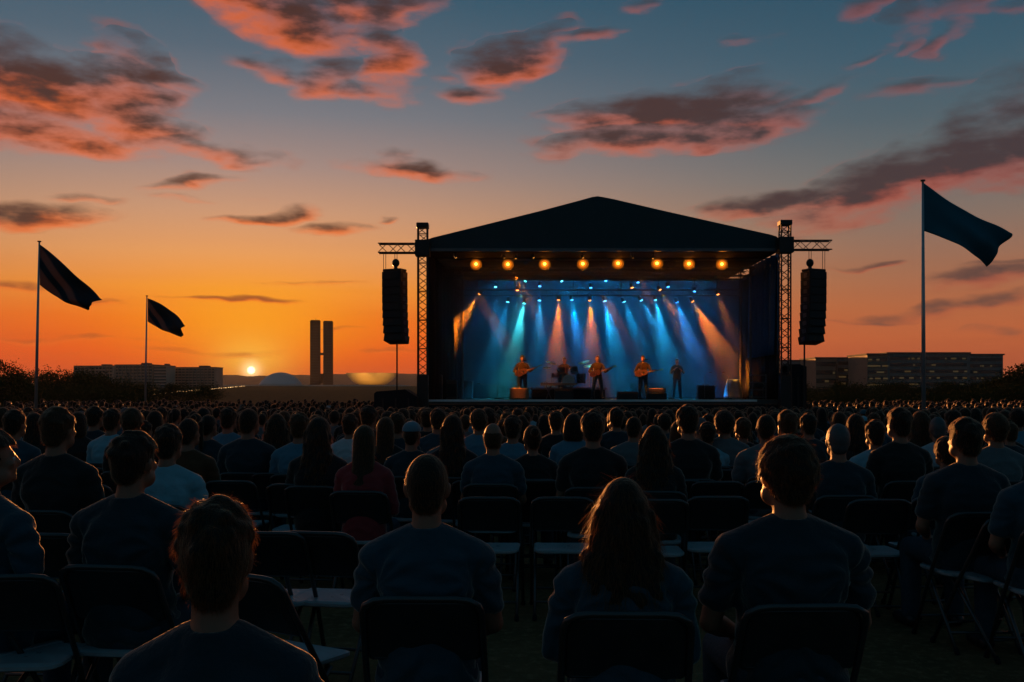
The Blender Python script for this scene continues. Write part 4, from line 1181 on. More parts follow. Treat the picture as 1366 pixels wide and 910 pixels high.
    def eyes(s, i):
        mb = MB(); mb.M = s.HM
        for sx in ((-1, 1)[i],): mb.ell((sx * .031, .078, 1.217), (.0125, .0125, .0115), nu=10, nv=7)
        return mb
    def body(s, hands=True):
        mb = MB(); s.torso(mb); s.head(mb)
        for i in (0, 1):
            s.arm(mb, i); s.leg(mb, i)
            if hands: s.hand(mb, i)
        return mb
    def shirt(s, sleeve=.62, loose=0.0):
        mb = MB(); s.torso(mb, .013 + loose, .43 if s.p['dz'] == 0 else .45, 1.056)
        for i in (0, 1): s.arm(mb, i, .014 + loose, sleeve, False)
        # collar
        y = s.ly(1.05)
        pts = [(.073 * math.cos(a), y + .002 + .069 * math.sin(a), 1.056 + s.dz + .012 * (-math.sin(a))) for a in [2 * PI * k / 20 for k in range(21)]]
        mb.tube(pts, .011, 6)
        return mb
    def trousers(s):
        mb = MB(); dz = s.dz
        mb.loft([sring(0, s.ly(z), z + dz, (rx + .010) * s.w * (1.08 if s.f else 1), ry + .010) for z, rx, ry in ((.425, .15, .115), (.50, .180, .138), (.56, .174, .132))])
        for i in (0, 1): s.leg(mb, i, .012, False)
        return mb
    def shoe(s, i):
        mb = MB()
        if 1:
            sx = 1 if i == 0 else -1; an = Vector(s.p['ankle'][i]); f = an + Vector((sx * .02, .10, -.043))
            mb.capsule(an + Vector((0, -.025, -.043)), f, .047, .044, 12); mb.capsule(f, f + Vector((0, .065, -.008)), .044, .033, 10)
        return mb

    # hair: shell in head space, clipped to a hairline, then carried along with the head
    def hair(s, style, voxel, seed=0):
        rg = random.Random(seed); mb = MB(); clip_face = True; sm = 5
        if style in ('short', 'grey', 'curly', 'buzz'):
            g = {'short': .011, 'grey': .010, 'curly': .020, 'buzz': .006}[style]
            mb.ell((0, -.014, 1.238), (.076 + g, .099 + g, .104 + g), nu=22, nv=14)
            mb.ell((0, -.060, 1.180), (.060 + g * .6, .042 + g, .062), nu=16, nv=10)
            if style == 'curly':
                for k in range(150):
                    a = rg.uniform(0, 2 * PI); z = rg.uniform(-.35, 1); q = math.sqrt(1 - z * z)
                    mb.ell((.088 * q * math.cos(a), -.016 + .112 * q * math.sin(a), 1.238 + .112 * z), (.018, .018, .017), nu=8, nv=6)
                sm = 3
            elif style == 'short':
                for k in range(40):
                    a = rg.uniform(0, 2 * PI); z = rg.uniform(.1, 1); q = math.sqrt(1 - z * z)
                    mb.ell((.076 * q * math.cos(a), -.014 + .1 * q * math.sin(a), 1.240 + .105 * z), (.026, .026, .018), nu=8, nv=6)
        elif style in ('long', 'wavy', 'bob', 'straight'):
            mb.ell((0, -.016, 1.242), (.088, .110, .112), nu=22, nv=14)
            R = {'long': [(1.28, .085, .10, -.02), (1.20, .094, .092, -.035), (1.12, .098, .078, -.05), (1.04, .105, .062, -.075), (.96, .108, .048, -.10), (.89, .098, .036, -.118), (.84, .07, .025, -.125)],
                 'straight': [(1.28, .084, .10, -.02), (1.20, .090, .092, -.035), (1.12, .090, .078, -.05), (1.02, .090, .055, -.08), (.90, .092, .042, -.115), (.78, .088, .034, -.13), (.72, .07, .025, -.132)],
                 'wavy': [(1.28, .090, .105, -.02), (1.20, .106, .10, -.03), (1.12, .124, .092, -.042), (1.04, .140, .078, -.062), (.97, .142, .060, -.088), (.91, .120, .045, -.108), (.87, .08, .03, -.118)],
                 'bob': [(1.28, .088, .10, -.02), (1.20, .100, .098, -.028), (1.12, .106, .088, -.036), (1.075, .098, .078, -.04), (1.055, .08, .06, -.042)]}[style]
            mb.loft([sring(0, y, z, rx, ry, 24, 2.2) for z, rx, ry, y in R])
            if style in ('wavy', 'long'):
                for k in range(90):
                    j = rg.randrange(1, len(R) - 1); z, rx, ry, y = R[j]; a = rg.uniform(PI * .9, 2.1 * PI)
                    z += rg.uniform(-.04, .04)
                    c = Vector((rx * 1.0 * math.cos(a), y + ry * math.sin(a), z))
                    mb.capsule(c, c + Vector((rg.uniform(-.015, .015), 0, -.06)), .016, .012, 7)
        elif style == 'bun':
            mb.ell((0, -.014, 1.236), (.082, .105, .110), nu=22, nv=14); mb.ell((0, -.06, 1.18), (.06, .045, .06))
            mb.ell((0, -.128, 1.285), (.042, .040, .042))
        elif style == 'ponytail':
            mb.ell((0, -.014, 1.236), (.082, .105, .110), nu=22, nv=14); mb.ell((0, -.06, 1.18), (.06, .045, .06))
            mb.tube([(0, -.10, 1.27), (0, -.15, 1.25), (0, -.155, 1.15), (0, -.145, 1.02), (0, -.135, .93)], [.028, .032, .036, .028, .008], 10)
        elif style == 'bald':
            mb.loft([sring(0, -.016 - (.01 if z < 1.18 else 0), z, rx, ry, 22, 2.1) for z, rx, ry in ((1.13, .055, .06), (1.17, .074, .088), (1.21, .080, .102), (1.255, .079, .102), (1.262, .07, .09))])
        elif style == 'cap':
            mb.ell((0, -.014, 1.222), (.081, .104, .095), nu=22, nv=14); mb.ell((0, -.060, 1.175), (.060, .042, .055))
        me = remesh(mb, voxel, sm)
        bm = bmesh.new(); bm.from_mesh(me); kill = []
        for v in bm.verts:
            x, y, z = v.co; k = False
            if style in ('short', 'grey', 'curly', 'buzz', 'bun', 'ponytail', 'bald', 'cap'):
                if y > .040 - max(0, abs(x) - .05) * .4 and z < 1.272: k = True
                if abs(x) > .052 and y > -.028 and z < 1.215: k = True
                if z < 1.128 and style not in ('ponytail',): k = True
                if style == 'bald' and z > 1.258: k = True
            else:
                if y > .045 and abs(x) < .066 and z < 1.285 and z > 1.05: k = True
            if k: kill.append(v)
        bmesh.ops.delete(bm, geom=kill, context='VERTS')
        bm.to_mesh(me); bm.free()
        return me
    def cap(s, voxel):
        mb = MB(); mb.ell((0, -.010, 1.262), (.089, .108, .088), nu=22, nv=12)
        mb.loft([sring(0, .095, 1.268, .072, .075, 18, 2.6), sring(0, .098, 1.282, .072, .075, 18, 2.6)])
        me = remesh(mb, voxel, 4)
        bm = bmesh.new(); bm.from_mesh(me)
        bmesh.ops.delete(bm, geom=[v for v in bm.verts if v.co.z < 1.247], context='VERTS'); bm.to_mesh(me); bm.free()
        return me

def transform(me, Mx): me.transform(Mx); me.update(); return me

def strands(me, n, length, seed, style, wid=.0008):
    """fine hair ribbons growing out of a hair mesh (one extra mesh, joined to the hair)"""
    rg = np.random.default_rng(seed)
    nv = len(me.vertices); co = np.empty(nv * 3); me.vertices.foreach_get('co', co); co = co.reshape(-1, 3)
    no = np.empty(nv * 3); me.vertex_normals.foreach_get('vector', no); no = no.reshape(-1, 3)
    idx = rg.integers(0, nv, n); P = co[idx] + no[idx] * -.004; N = no[idx]
    ctr = np.array([0, -.015, 1.34])
    flow = P - ctr; flow[:, 2] = 0; flow /= (np.linalg.norm(flow, axis=1, keepdims=True) + 1e-6)
    down = np.tile(np.array([0, 0, -1.0]), (n, 1))
    top = np.clip((P[:, 2:3] - 1.26) / .08, 0, 1)
    D = down * (1 - top * .85) + flow * (.35 + top * .9)
    D -= N * np.sum(D * N, axis=1, keepdims=True); D /= (np.linalg.norm(D, axis=1, keepdims=True) + 1e-6)
    lift = {'short': .55, 'curly': .8, 'buzz': .9, 'grey': .4, 'long': .22, 'wavy': .26, 'straight': .14}.get(style, .4)
    fly = (rg.random((n, 1)) < (.05 if style in ('long', 'wavy', 'straight') else .16))
    D = D + N * np.where(fly, rg.uniform(.7, 1.6, (n, 1)), rg.uniform(.05, lift, (n, 1))) + rg.normal(0, .22 if style in ('short', 'curly', 'buzz', 'grey') else .12, (n, 3))
    D /= np.linalg.norm(D, axis=1, keepdims=True)
    L = length * rg.uniform(.4, 1.25, (n, 1)); seg = 4
    side = np.cross(D, N); side /= (np.linalg.norm(side, axis=1, keepdims=True) + 1e-6)
    W = wid
    V = np.zeros((n, (seg + 1) * 2, 3)); cur = P.copy(); d = D.copy()
    curl = rg.normal(0, .35 if style in ('curly', 'wavy') else .12, (n, 3))
    for k in range(seg + 1):
        w = W * (1 - .75 * k / seg)
        V[:, k * 2] = cur - side * w; V[:, k * 2 + 1] = cur + side * w
        d = d + curl * .35 + np.array([0, 0, -.16]); d /= np.linalg.norm(d, axis=1, keepdims=True)
        cur = cur + d * (L / seg)
    base = (np.arange(n) * (seg + 1) * 2)[:, None, None]
    q = np.array([[k * 2, k * 2 + 1, k * 2 + 3, k * 2 + 2] for k in range(seg)])[None]
    Fc = (base + q).reshape(-1, 4)
    return V.reshape(-1, 3), Fc

def join_np(name, parts, mats):
    """parts: list of (verts Nx3, faces list/array, material index)"""
    vs = []; loops = []; starts = []; tot = []; mi = []; off = 0; ls = 0
    for v, (lv, lt), m in parts:
        vs.append(v); loops.append(lv + off); tot.append(lt)
        mi.append(np.full(len(lt), m, dtype=np.int32)); off += len(v)
    V = np.concatenate(vs).astype(np.float32); LV = np.concatenate(loops).astype(np.int32); LT = np.concatenate(tot).astype(np.int32)
    LS = np.concatenate([[0], np.cumsum(LT)[:-1]]).astype(np.int32); MI = np.concatenate(mi)
    me = bpy.data.meshes.new(name)
    me.vertices.add(len(V)); me.vertices.foreach_set('co', V.ravel())
    me.loops.add(len(LV)); me.loops.foreach_set('vertex_index', LV)
    me.polygons.add(len(LT)); me.polygons.foreach_set('loop_start', LS); me.polygons.foreach_set('loop_total', LT)
    for m in mats: me.materials.append(m)
    me.polygons.foreach_set('material_index', MI)
    me.polygons.foreach_set('use_smooth', np.ones(len(LT), dtype=bool))
    me.update(); me.validate()
    return me
def arr(me):
    v = np.empty(len(me.vertices) * 3, dtype=np.float32); me.vertices.foreach_get('co', v)
    lv = np.empty(len(me.loops), dtype=np.int32); me.loops.foreach_get('vertex_index', lv)
    lt = np.empty(len(me.polygons), dtype=np.int32); me.polygons.foreach_get('loop_total', lt)
    return v.reshape(-1, 3), (lv, lt)

from mathutils import noise as mnoise
def folds(me, seed, amp):
    """soft cloth folds: shallow ridges that fan out from the armpits and sag across the back"""
    no = [v.normal.copy() for v in me.vertices]
    for v, n in zip(me.vertices, no):
        p = v.co; sx = 1 if p.x > 0 else -1
        d = math.hypot(abs(p.x) - .17, p.z - .88); ang = math.atan2(p.z - .88, abs(p.x) - .17)
        w = mnoise.noise(Vector((p.x * 5 + seed, p.y * 5, p.z * 5)))
        r1 = math.sin(ang * 9 + w * 5 + seed) * math.exp(-d * 5.5) * min(1.0, d / .11)
        r2 = math.sin((p.z * 1.0 + abs(p.x) * .55) * 62 + w * 7 + seed * 2) * max(0, min(1, (.86 - p.z) * 3.2))
        r3 = mnoise.noise(Vector((p.x * 13 + seed, p.y * 9, p.z * 22)))
        k = max(0.0, min(1.0, (1.03 - p.z) * 12))
        v.co = p + n * (amp * k * (r1 * 1.0 + r2 * .55 + r3 * .8))
    me.update()

def make_figure(style, vox=.014, hvox=.010, fem=False, yaw=0, tilt=0, pitch=0, wide=1.0, sleeve=.62, pose=SEAT, strand=0, slen=.03, seed=0, hairmat=None, eyes=False, hands=True, loose=0.0):
    B = Body(pose, fem, yaw, tilt, pitch, wide)
    d = {}
    d['body'] = remesh(B.body(hands), vox, 5); d['body'].materials.append(M['skin'])
    d['shirt'] = remesh(B.shirt(sleeve, loose), vox, 5); folds(d['shirt'], seed, seed and (.011 if vox < .012 else .006)); d['shirt'].materials.append(M['cloth'])
    d['trousers'] = remesh(B.trousers(), vox * 1.2, 4); d['trousers'].materials.append(M['denim'])
    for i, k in enumerate(('shoe', 'shoe.r')):
        d[k] = remesh(B.shoe(i), max(.012, vox), 3); d[k].materials.append(M['black_metal'])
    h = B.hair(style, hvox, seed)
    hm = hairmat or M['hair']
    if strand:
        v, f = strands(h, strand, slen, seed, style, .0008 if vox < .012 else .0016)
        hv, hl = arr(h)
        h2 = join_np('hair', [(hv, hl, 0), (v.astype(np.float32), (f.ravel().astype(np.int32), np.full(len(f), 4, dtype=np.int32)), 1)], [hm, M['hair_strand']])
        bpy.data.meshes.remove(h); h = h2
    else: h.materials.append(hm); h.polygons.foreach_set('use_smooth', [True] * len(h.polygons))
    transform(h, B.HM); d['hair'] = h
    if style == 'cap':
        c = transform(B.cap(hvox), B.HM); c.materials.append(M['cloth']); d['cap'] = c; c.polygons.foreach_set('use_smooth', [True] * len(c.polygons))
    if eyes:
        for i, k in enumerate(('eye', 'eye.r')): d[k] = B.eyes(i).mesh('eye', mat_eye, True)
    for k, me in d.items(): me.name = k.split('.')[0]
    return d
mat_eye = mat('eye', (.5, .5, .48), .2, .5, 0)

def place_figure(d, name, loc, rz, scale, shirt, label, group=None, cap=None, trousers=None):
    o = link('person', d['body']); o.location = loc; o.rotation_euler = (0, 0, rz); o.scale = scale
    tag(o, label, 'person', group)
    for k in ('shirt', 'trousers', 'shoe', 'shoe.r', 'hair', 'cap', 'eye', 'eye.r'):
        if k in d:
            c = link(k.split('.')[0], d[k], o)
            if k == 'shirt': c.color = (*shirt, 1)
            if k == 'cap': c.color = (*(cap or (.2, .3, .4)), 1)
    return o

# ------------------------------------------------------------------ folding chair
def make_chair():
    t = link('folding_chair', None)
    w = .22
    # front legs run up behind the sitter and meet over the backrest
    pts = []
    def side(s): return [(s * w, .24, .012), (s * w, .02, .42), (s * (w - .005), -.10, .62), (s * (w - .01), -.185, .775)]
    L = side(-1); R_ = side(1)
    arc = [(-(w - .02), -.205, .805), (-(w - .055), -.212, .824), (-(w - .10), -.215, .829), ((w - .10), -.215, .829), (w - .055, -.212, .824), (w - .02, -.205, .805)]
    mb = MB(); mb.tube(L + arc + R_[::-1], .0125, 8)
    mb.tube([(-w, .16, .14), (w, .16, .14)], .009, 6)
    mb.build('frame', M['chair_frame'], t, True)
    for s in (-1, 1):
        mb = MB(); mb.tube([(s * (w - .028), -.27, .012), (s * (w - .028), .0, .32), (s * (w - .028), .10, .425)], .0115, 8)
        mb.build('rear_leg', M['chair_frame'], t, True)
        mb = MB(); mb.capsule((s * (w - .028), -.275, .012), (s * (w - .028), -.265, .03), .016, .015, 8); mb.build('rubber_foot', M['black_cloth'], t, True)
        mb = MB(); mb.capsule((s * w, .245, .012), (s * w, .235, .03), .017, .016, 8); mb.build('rubber_foot', M['black_cloth'], t, True)
    mb = MB(); mb.tube([(-(w - .028), -.19, .112), ((w - .028), -.19, .112)], .009, 6); mb.build('crossbar', M['chair_frame'], t, True)
    # backrest: rounded upper corners, slightly hollow
    def plate(nm, fn, outline, th, mtl):
        n = len(outline); mb = MB(); vs = [fn(a, b, 0) for a, b in outline] + [fn(a, b, th) for a, b in outline]
        # inset ring for a rounded edge
        c = (sum(a for a, b in outline) / n, sum(b for a, b in outline) / n)
        ins = [(c[0] + (a - c[0]) * .95, c[1] + (b - c[1]) * .93) for a, b in outline]
        vs += [fn(a, b, -th * .5) for a, b in ins] + [fn(a, b, th * 1.5) for a, b in ins]
        fs = []
        for i in range(n):
            j = (i + 1) % n
            fs += [(i, j, n + j, n + i), (2 * n + i, 2 * n + j, j, i), (n + i, n + j, 3 * n + j, 3 * n + i)]
        g = 8
        fs += [tuple(range(3 * n - 1, 2 * n - 1, -1)), tuple(range(3 * n, 4 * n))]
        mb._add(vs, fs); return mb.build(nm, mtl, t)
    def rr(hw, z0, z1, rt, rb, k=6):
        out = []
        for (cx, cz, r, a0) in ((hw - rt, z1 - rt, rt, 0), (-hw + rt, z1 - rt, rt, 90), (-hw + rb, z0 + rb, rb, 180), (hw - rb, z0 + rb, rb, 270)):
            for i in range(k + 1):
                a = math.radians(a0 + 90 * i / k); out.append((cx + r * math.cos(a), cz + r * math.sin(a)))
        return out
    bo = rr(.205, .585, .822, .075, .02)
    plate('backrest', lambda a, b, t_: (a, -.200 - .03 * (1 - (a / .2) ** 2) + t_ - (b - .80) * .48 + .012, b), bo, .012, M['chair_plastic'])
    so = rr(.200, -.175, .215, .05, .06)
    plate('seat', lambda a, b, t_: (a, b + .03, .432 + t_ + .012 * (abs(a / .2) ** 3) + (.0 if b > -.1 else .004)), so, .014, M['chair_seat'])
    return t
CHAIR = make_chair(); CHAIR.location = (0, -300, 0)
_cf = [True]
def chair(x, y, rz, label, group=None):
    if _cf[0]: o = CHAIR; _cf[0] = False
    else: o = copy_tree(CHAIR)
    o.name = 'folding_chair'; o.location = (x, y, hground(x, y)); o.rotation_euler = (0, 0, rz)
    tag(o, label, 'chair', group); return o

def face_stage(x, y): return math.atan2(-(3.6 - x), 46 - y) * .45

# shirt colours (base colours of cloth)
CL = {'black': (.016, .020, .022), 'navy': (.018, .037, .048), 'dark blue': (.024, .064, .088), 'blue': (.07, .20, .28), 'light blue': (.20, .40, .48), 'pale grey': (.34, .38, .42), 'grey': (.11, .135, .145),
      'brown': (.10, .04, .018), 'red': (.30, .035, .04), 'umber': (.024, .009, .005), 'teal': (.02, .09, .12), 'white': (.5, .52, .55)}
# ------------------------------------------------------------------ the crowd
def put(d, px, top, Y, shirt, label, rz=None, wide=1.0, group=None, cap=None, ch=True, chlabel=None, smin=.93, smax=1.1, turn=0):
    x = X(px, Y); g0 = hground(x, Y); s = (Z(top, Y) - g0) / 1.345
    s = max(smin, min(smax, s))
    r = (face_stage(x, Y) if rz is None else rz) + math.radians(turn)
    o = place_figure(d, 'person', (x, Y, g0), r, (s * wide, s, s), CL[shirt], label, group, cap)
    if ch: chair(x, Y - .02, r, chlabel)
    return o

# nearest figures, each with a mesh of its own
near = []
d = make_figure('short', .009, .007, False, 8, 0, 2, 1.0, strand=11000, slen=.026, seed=11, hairmat=M['hair_dark'], eyes=True)
put(d, 292, 668, 2.16, 'navy', 'man with tousled short hair and dark tee, lowest and nearest in the picture', wide=.89, turn=4, chlabel='folding chair hidden under the nearest man with tousled hair')
d = make_figure('short', .009, .008, False, -9, 0, 0, 1.04, strand=2600, slen=.02, seed=12, hairmat=M['hair_dark'], eyes=True)
put(d, 178, 577, 4.36, 'navy', 'square-headed man in dark tee turned slightly right, behind the tousled-haired man', turn=-4, chlabel='folding chair under the man in dark tee left of the nearest man')
d = make_figure('buzz', .009, .008, False, 0, 0, 0, 1.03, strand=9000, slen=.016, seed=13, hairmat=M['hair_dark'], eyes=True)
put(d, 570, 606, 3.72, 'dark blue', 'man with close-cropped hair in dark blue tee, centre front below the stage left end', turn=2, chlabel='folding chair under the man with close-cropped hair')
d = make_figure('wavy', .009, .008, True, -6, 0, 2, 1.12, sleeve=1.25, strand=6500, slen=.085, seed=14, hairmat=M['hair_dark'], eyes=True)
put(d, 830, 652, 3.48, 'dark blue', 'woman with long wavy hair glowing orange at the edge, nearest woman', chlabel='folding chair under the nearest long-haired woman')
d = make_figure('curly', .009, .008, False, 10, 0, 0, 1.07, strand=9000, slen=.024, seed=15, hairmat=M['hair_dark'], eyes=True)
put(d, 1050, 586, 3.60, 'navy', 'broad-shouldered man with curly hair in dark tee, nearest on the right', wide=1.02, turn=3, chlabel='folding chair under the broad man with curly hair')
d = make_figure('short', .009, .008, False, -26, 0, 4, 1.06, strand=2600, slen=.02, seed=16, hairmat=M['hair_dark'], eyes=True)
put(d, -12, 574, 4.3, 'dark blue', 'man in dark blue tee cut by the left edge, face turned right', turn=-24, chlabel='folding chair under the man cut by the left edge')

# shared figures for the rest
V = {
 'short': make_figure('short', .014, .010, False, 0, seed=21, strand=2600, slen=.020), 'short_l': make_figure('short', .014, .010, False, 9, 0, 2, seed=22, strand=2600, slen=.020), 'short_r': make_figure('short', .014, .010, False, -8, 0, 1, .97, seed=23, strand=2600, slen=.020),
 'curly': make_figure('curly', .014, .010, False, 6, seed=24, strand=2600, slen=.020), 'grey': make_figure('grey', .014, .010, False, -6, 0, 0, 1.02, seed=25, hairmat=M['hair_grey']), 'bald': make_figure('bald', .014, .010, False, 4, seed=26, strand=2600, slen=.020),
 'buzz': make_figure('buzz', .014, .010, False, -10, 0, 0, 1.03, seed=27, strand=2600, slen=.020), 'cap': make_figure('cap', .014, .010, False, -4, seed=28),
 'long': make_figure('long', .014, .010, True, 0, seed=29, sleeve=1.2, strand=3000, slen=.06), 'long_r': make_figure('long', .014, .010, True, -22, 0, 2, seed=30, strand=2600, slen=.06), 'straight': make_figure('straight', .014, .010, True, 4, seed=31, sleeve=1.3, strand=2600, slen=.06),
 'wavy': make_figure('wavy', .014, .010, True, 8, seed=32, sleeve=1.3, strand=3200, slen=.06), 'bob': make_figure('bob', .014, .010, True, -6, seed=33, strand=2600, slen=.020), 'bun': make_figure('bun', .014, .010, True, 10, seed=34, strand=2600, slen=.020), 'ponytail': make_figure('ponytail', .014, .010, True, -12, seed=35, strand=2600, slen=.020),
}
DESC = {'short': 'short-haired man', 'short_l': 'man turned left', 'short_r': 'man turned right', 'curly': 'curly-haired man', 'grey': 'grey-haired man', 'bald': 'balding man', 'buzz': 'man with cropped hair', 'cap': 'person in a cap',
        'long': 'long-haired woman', 'long_r': 'long-haired woman looking right', 'straight': 'woman with straight long hair', 'wavy': 'woman with full wavy hair', 'bob': 'woman with bobbed hair', 'bun': 'woman with hair in a bun', 'ponytail': 'woman with a ponytail'}
ZONES = [(60, 'near the left edge'), (120, 'below the large left flag'), (190, 'left of the shorter flagpole'), (245, 'at the foot of the shorter flagpole'), (300, 'below the finned office block'), (352, 'under the setting sun'), (405, 'below the white dome'), (455, 'below the twin slab towers'), (510, 'below the upturned bowl'),
         (552, 'below the left speaker column'), (600, 'by the left truss tower'), (650, 'before the stage left end'), (715, 'before the left guitarist'), (768, 'before the drummer'), (822, 'before the middle singer'), (880, 'before the right guitarist'), (930, 'before the dim fifth musician'), (985, 'before the stage right end'),
         (1040, 'by the metal rack at stage right'), (1092, 'below the right speaker column'), (1150, 'below the warm office block'), (1210, 'left of the right flagpole'), (1265, 'right of the right flagpole'), (1320, 'below the large glass office block'), (1e9, 'near the right edge')]
def zone(px):
    for a, b in ZONES:
        if px < a: return b
def depthword(Y):
    return 'near rows' if Y < 8 else 'front rows' if Y < 9.2 else 'middle rows' if Y < 11.3 else 'farther rows' if Y < 13.6 else 'far rows' if Y < 16 else 'rear rows'

LIST = [
 (78, 545, 6.3, 'short_r', 'black', 'man with tidy dark hair and black shirt left of the square-headed man'),
 (225, 567, 6.6, 'short', 'light blue', 'man in light blue shirt right behind the square-headed man'),
 (252, 558, 8.4, 'buzz', 'brown', 'man in rust-brown hooded top right of the light blue shirt'),
 (20, 548, 9.4, 'short_r', 'dark blue', 'man in dark blue shirt far left beside the tidy-haired man'),
 (47, 551, 10.8, 'straight', 'black', 'dark long-haired woman between two men at far left'),
 (150, 546, 10.9, 'short', 'light blue', 'man in bright blue shirt at left, hair rimmed orange, above an empty chair'),
 (177, 546, 9.6, 'curly', 'black', 'curly-haired man in black right of the bright blue shirt at left'),
 (127, 543, 12.2, 'short_r', 'navy', 'small short-haired man in navy at left behind the bright blue shirt'),
 (305, 544, 11.2, 'short', 'blue', 'man in mid-blue shirt below the setting sun, left of a navy-shirted man'),
 (332, 545, 9.4, 'buzz', 'navy', 'man in navy shirt with square shoulders straight below the setting sun'),
 (400, 551, 9.2, 'short', 'blue', 'round-headed man in light blue tee below the twin towers'),
 (426, 557, 7.9, 'long', 'black', 'woman with long rimmed hair and black top, left of the woman in red'),
 (487, 568, 7.5, 'straight', 'red', 'woman with long straight hair in a red top'),
 (515, 557, 10.0, 'straight', 'black', 'woman with dark straight hair behind the woman in red'),
 (549, 562, 8.9, 'cap', 'navy', 'person in pale blue cap and dark shirt'),
 (585, 546, 11.6, 'short_l', 'dark blue', 'man in blue shirt right behind the pale blue cap'),
 (604, 554, 8.8, 'long', 'black', 'woman with long reddish hair right of the pale blue cap'),
 (639, 547, 11.4, 'curly', 'blue', 'dark-haired man in blue shirt right of the reddish-haired woman'),
 (658, 563, 8.1, 'bald', 'dark blue', 'man with thinning hair and dark blue shirt in front of the left guitarist'),
 (476, 549, 13.5, 'short', 'navy', 'small round-headed man below the bowl building'),
 (492, 542, 11.8, 'short_r', 'black', 'tall man in black suit below the bowl building'),
 (684, 555, 9.9, 'short_r', 'blue', 'man in bright blue tee right of the man with thinning hair'),
 (711, 567, 8.6, 'bun', 'black', 'slim woman with dark pinned hair in black, left of the broad dark suit'),
 (765, 552, 10.6, 'bob', 'blue', 'person with bobbed hair in bright blue shirt below the drummer'),
 (791, 549, 7.8, 'short', 'black', 'broad man in dark suit below the middle singer'),
 (845, 556, 10.6, 'buzz', 'grey', 'slim grey-shirted man between the dark suit and the wavy-haired woman'),
 (873, 568, 7.5, 'wavy', 'black', 'woman with full wavy hair and black top below the right guitarist'),
 (917, 541, 8.6, 'short', 'black', 'tallest man in dark jacket before the right part of the stage'),
 (943, 564, 10.3, 'short_r', 'light blue', 'man in light blue tee right of the tallest man'),
 (966, 549, 10.4, 'curly', 'grey', 'man in grey shirt two heads right of the tallest man'),
 (991, 558, 10.8, 'short_l', 'black', 'man in black looking left beside the heather grey shirt'),
 (1021, 553, 9.0, 'buzz', 'grey', 'man in heather grey shirt behind the curly broad-shouldered man'),
 (1050, 548, 9.5, 'short_l', 'dark blue', 'man with upright hair right behind the curly broad-shouldered man'),
 (1117, 566, 7.2, 'grey', 'navy', 'grey-haired man in dark shirt below the right speaker column'),
 (1140, 553, 9.9, 'long_r', 'black', 'long-haired woman in black between the grey-haired man and the light blue shirt'),
 (1167, 561, 8.8, 'short', 'light blue', 'short-haired man in light blue shirt right of the grey-haired man'),
 (1199, 545, 8.4, 'short_l', 'black', 'tall man in black looking left, left of the right flagpole'),
 (1227, 549, 10.6, 'wavy', 'black', 'wavy-haired woman at the foot of the right flagpole'),
 (1250, 557, 10.3, 'grey', 'pale grey', 'grey-haired person in pale lavender shirt just right of the flagpole'),
 (1287, 559, 6.2, 'short_l', 'navy', 'large man in dark shirt looking left, near the right edge'),
 (1262, 588, 7.6, 'curly', 'dark blue', 'person in blue shirt leaning behind the large left-looking man'),
 (1327, 553, 8.4, 'curly', 'grey', 'man in grey-blue shirt right of the large left-looking man'),
 (1392, 574, 5.6, 'short_l', 'dark blue', 'person in blue cut by the right edge'),
 (105, 550, 11.6, 'bob', 'black', 'person with bobbed hair between the two dark men at left'),
 (278, 553, 10.6, 'ponytail', 'navy', 'woman with a ponytail between the brown top and the navy shirt'),
 (370, 552, 11.0, 'wavy', 'black', 'wavy-haired woman below the white dome'),
 (742, 549, 12.0, 'short', 'black', 'dark short-haired man left of the bright blue bobbed person'),
 (822, 545, 12.4, 'short_l', 'navy', 'navy-shirted man just right of the broad dark suit'),
 (1078, 552, 10.8, 'short', 'navy', 'navy-shirted man at the base of the right truss tower'),
]
placed = []
def short_label(t):
    w = t.split()[:16]
    while w[-1] in ('the', 'of', 'in', 'a', 'and', 'right', 'left', 'below', 'between', 'behind', 'just', 'with', 'straight'): w.pop()
    return ' '.join(w)
for (px, top, Y, st, c, lab) in LIST:
    w = random.uniform(.97, 1.05)
    put(V[st], px, top, Y, c, lab, wide=w, cap=(.12, .23, .29), smin=.9, smax=1.13, turn=random.uniform(-4, 4), chlabel=short_label('folding chair under the ' + lab.split(',')[0]), ch=Y < 11)
    placed.append((X(px, Y), Y))
for px, Y in ((292, 2.16), (178, 4.36), (570, 3.72), (830, 3.48), (1050, 3.6), (-12, 4.3)): placed.append((X(px, Y), Y))

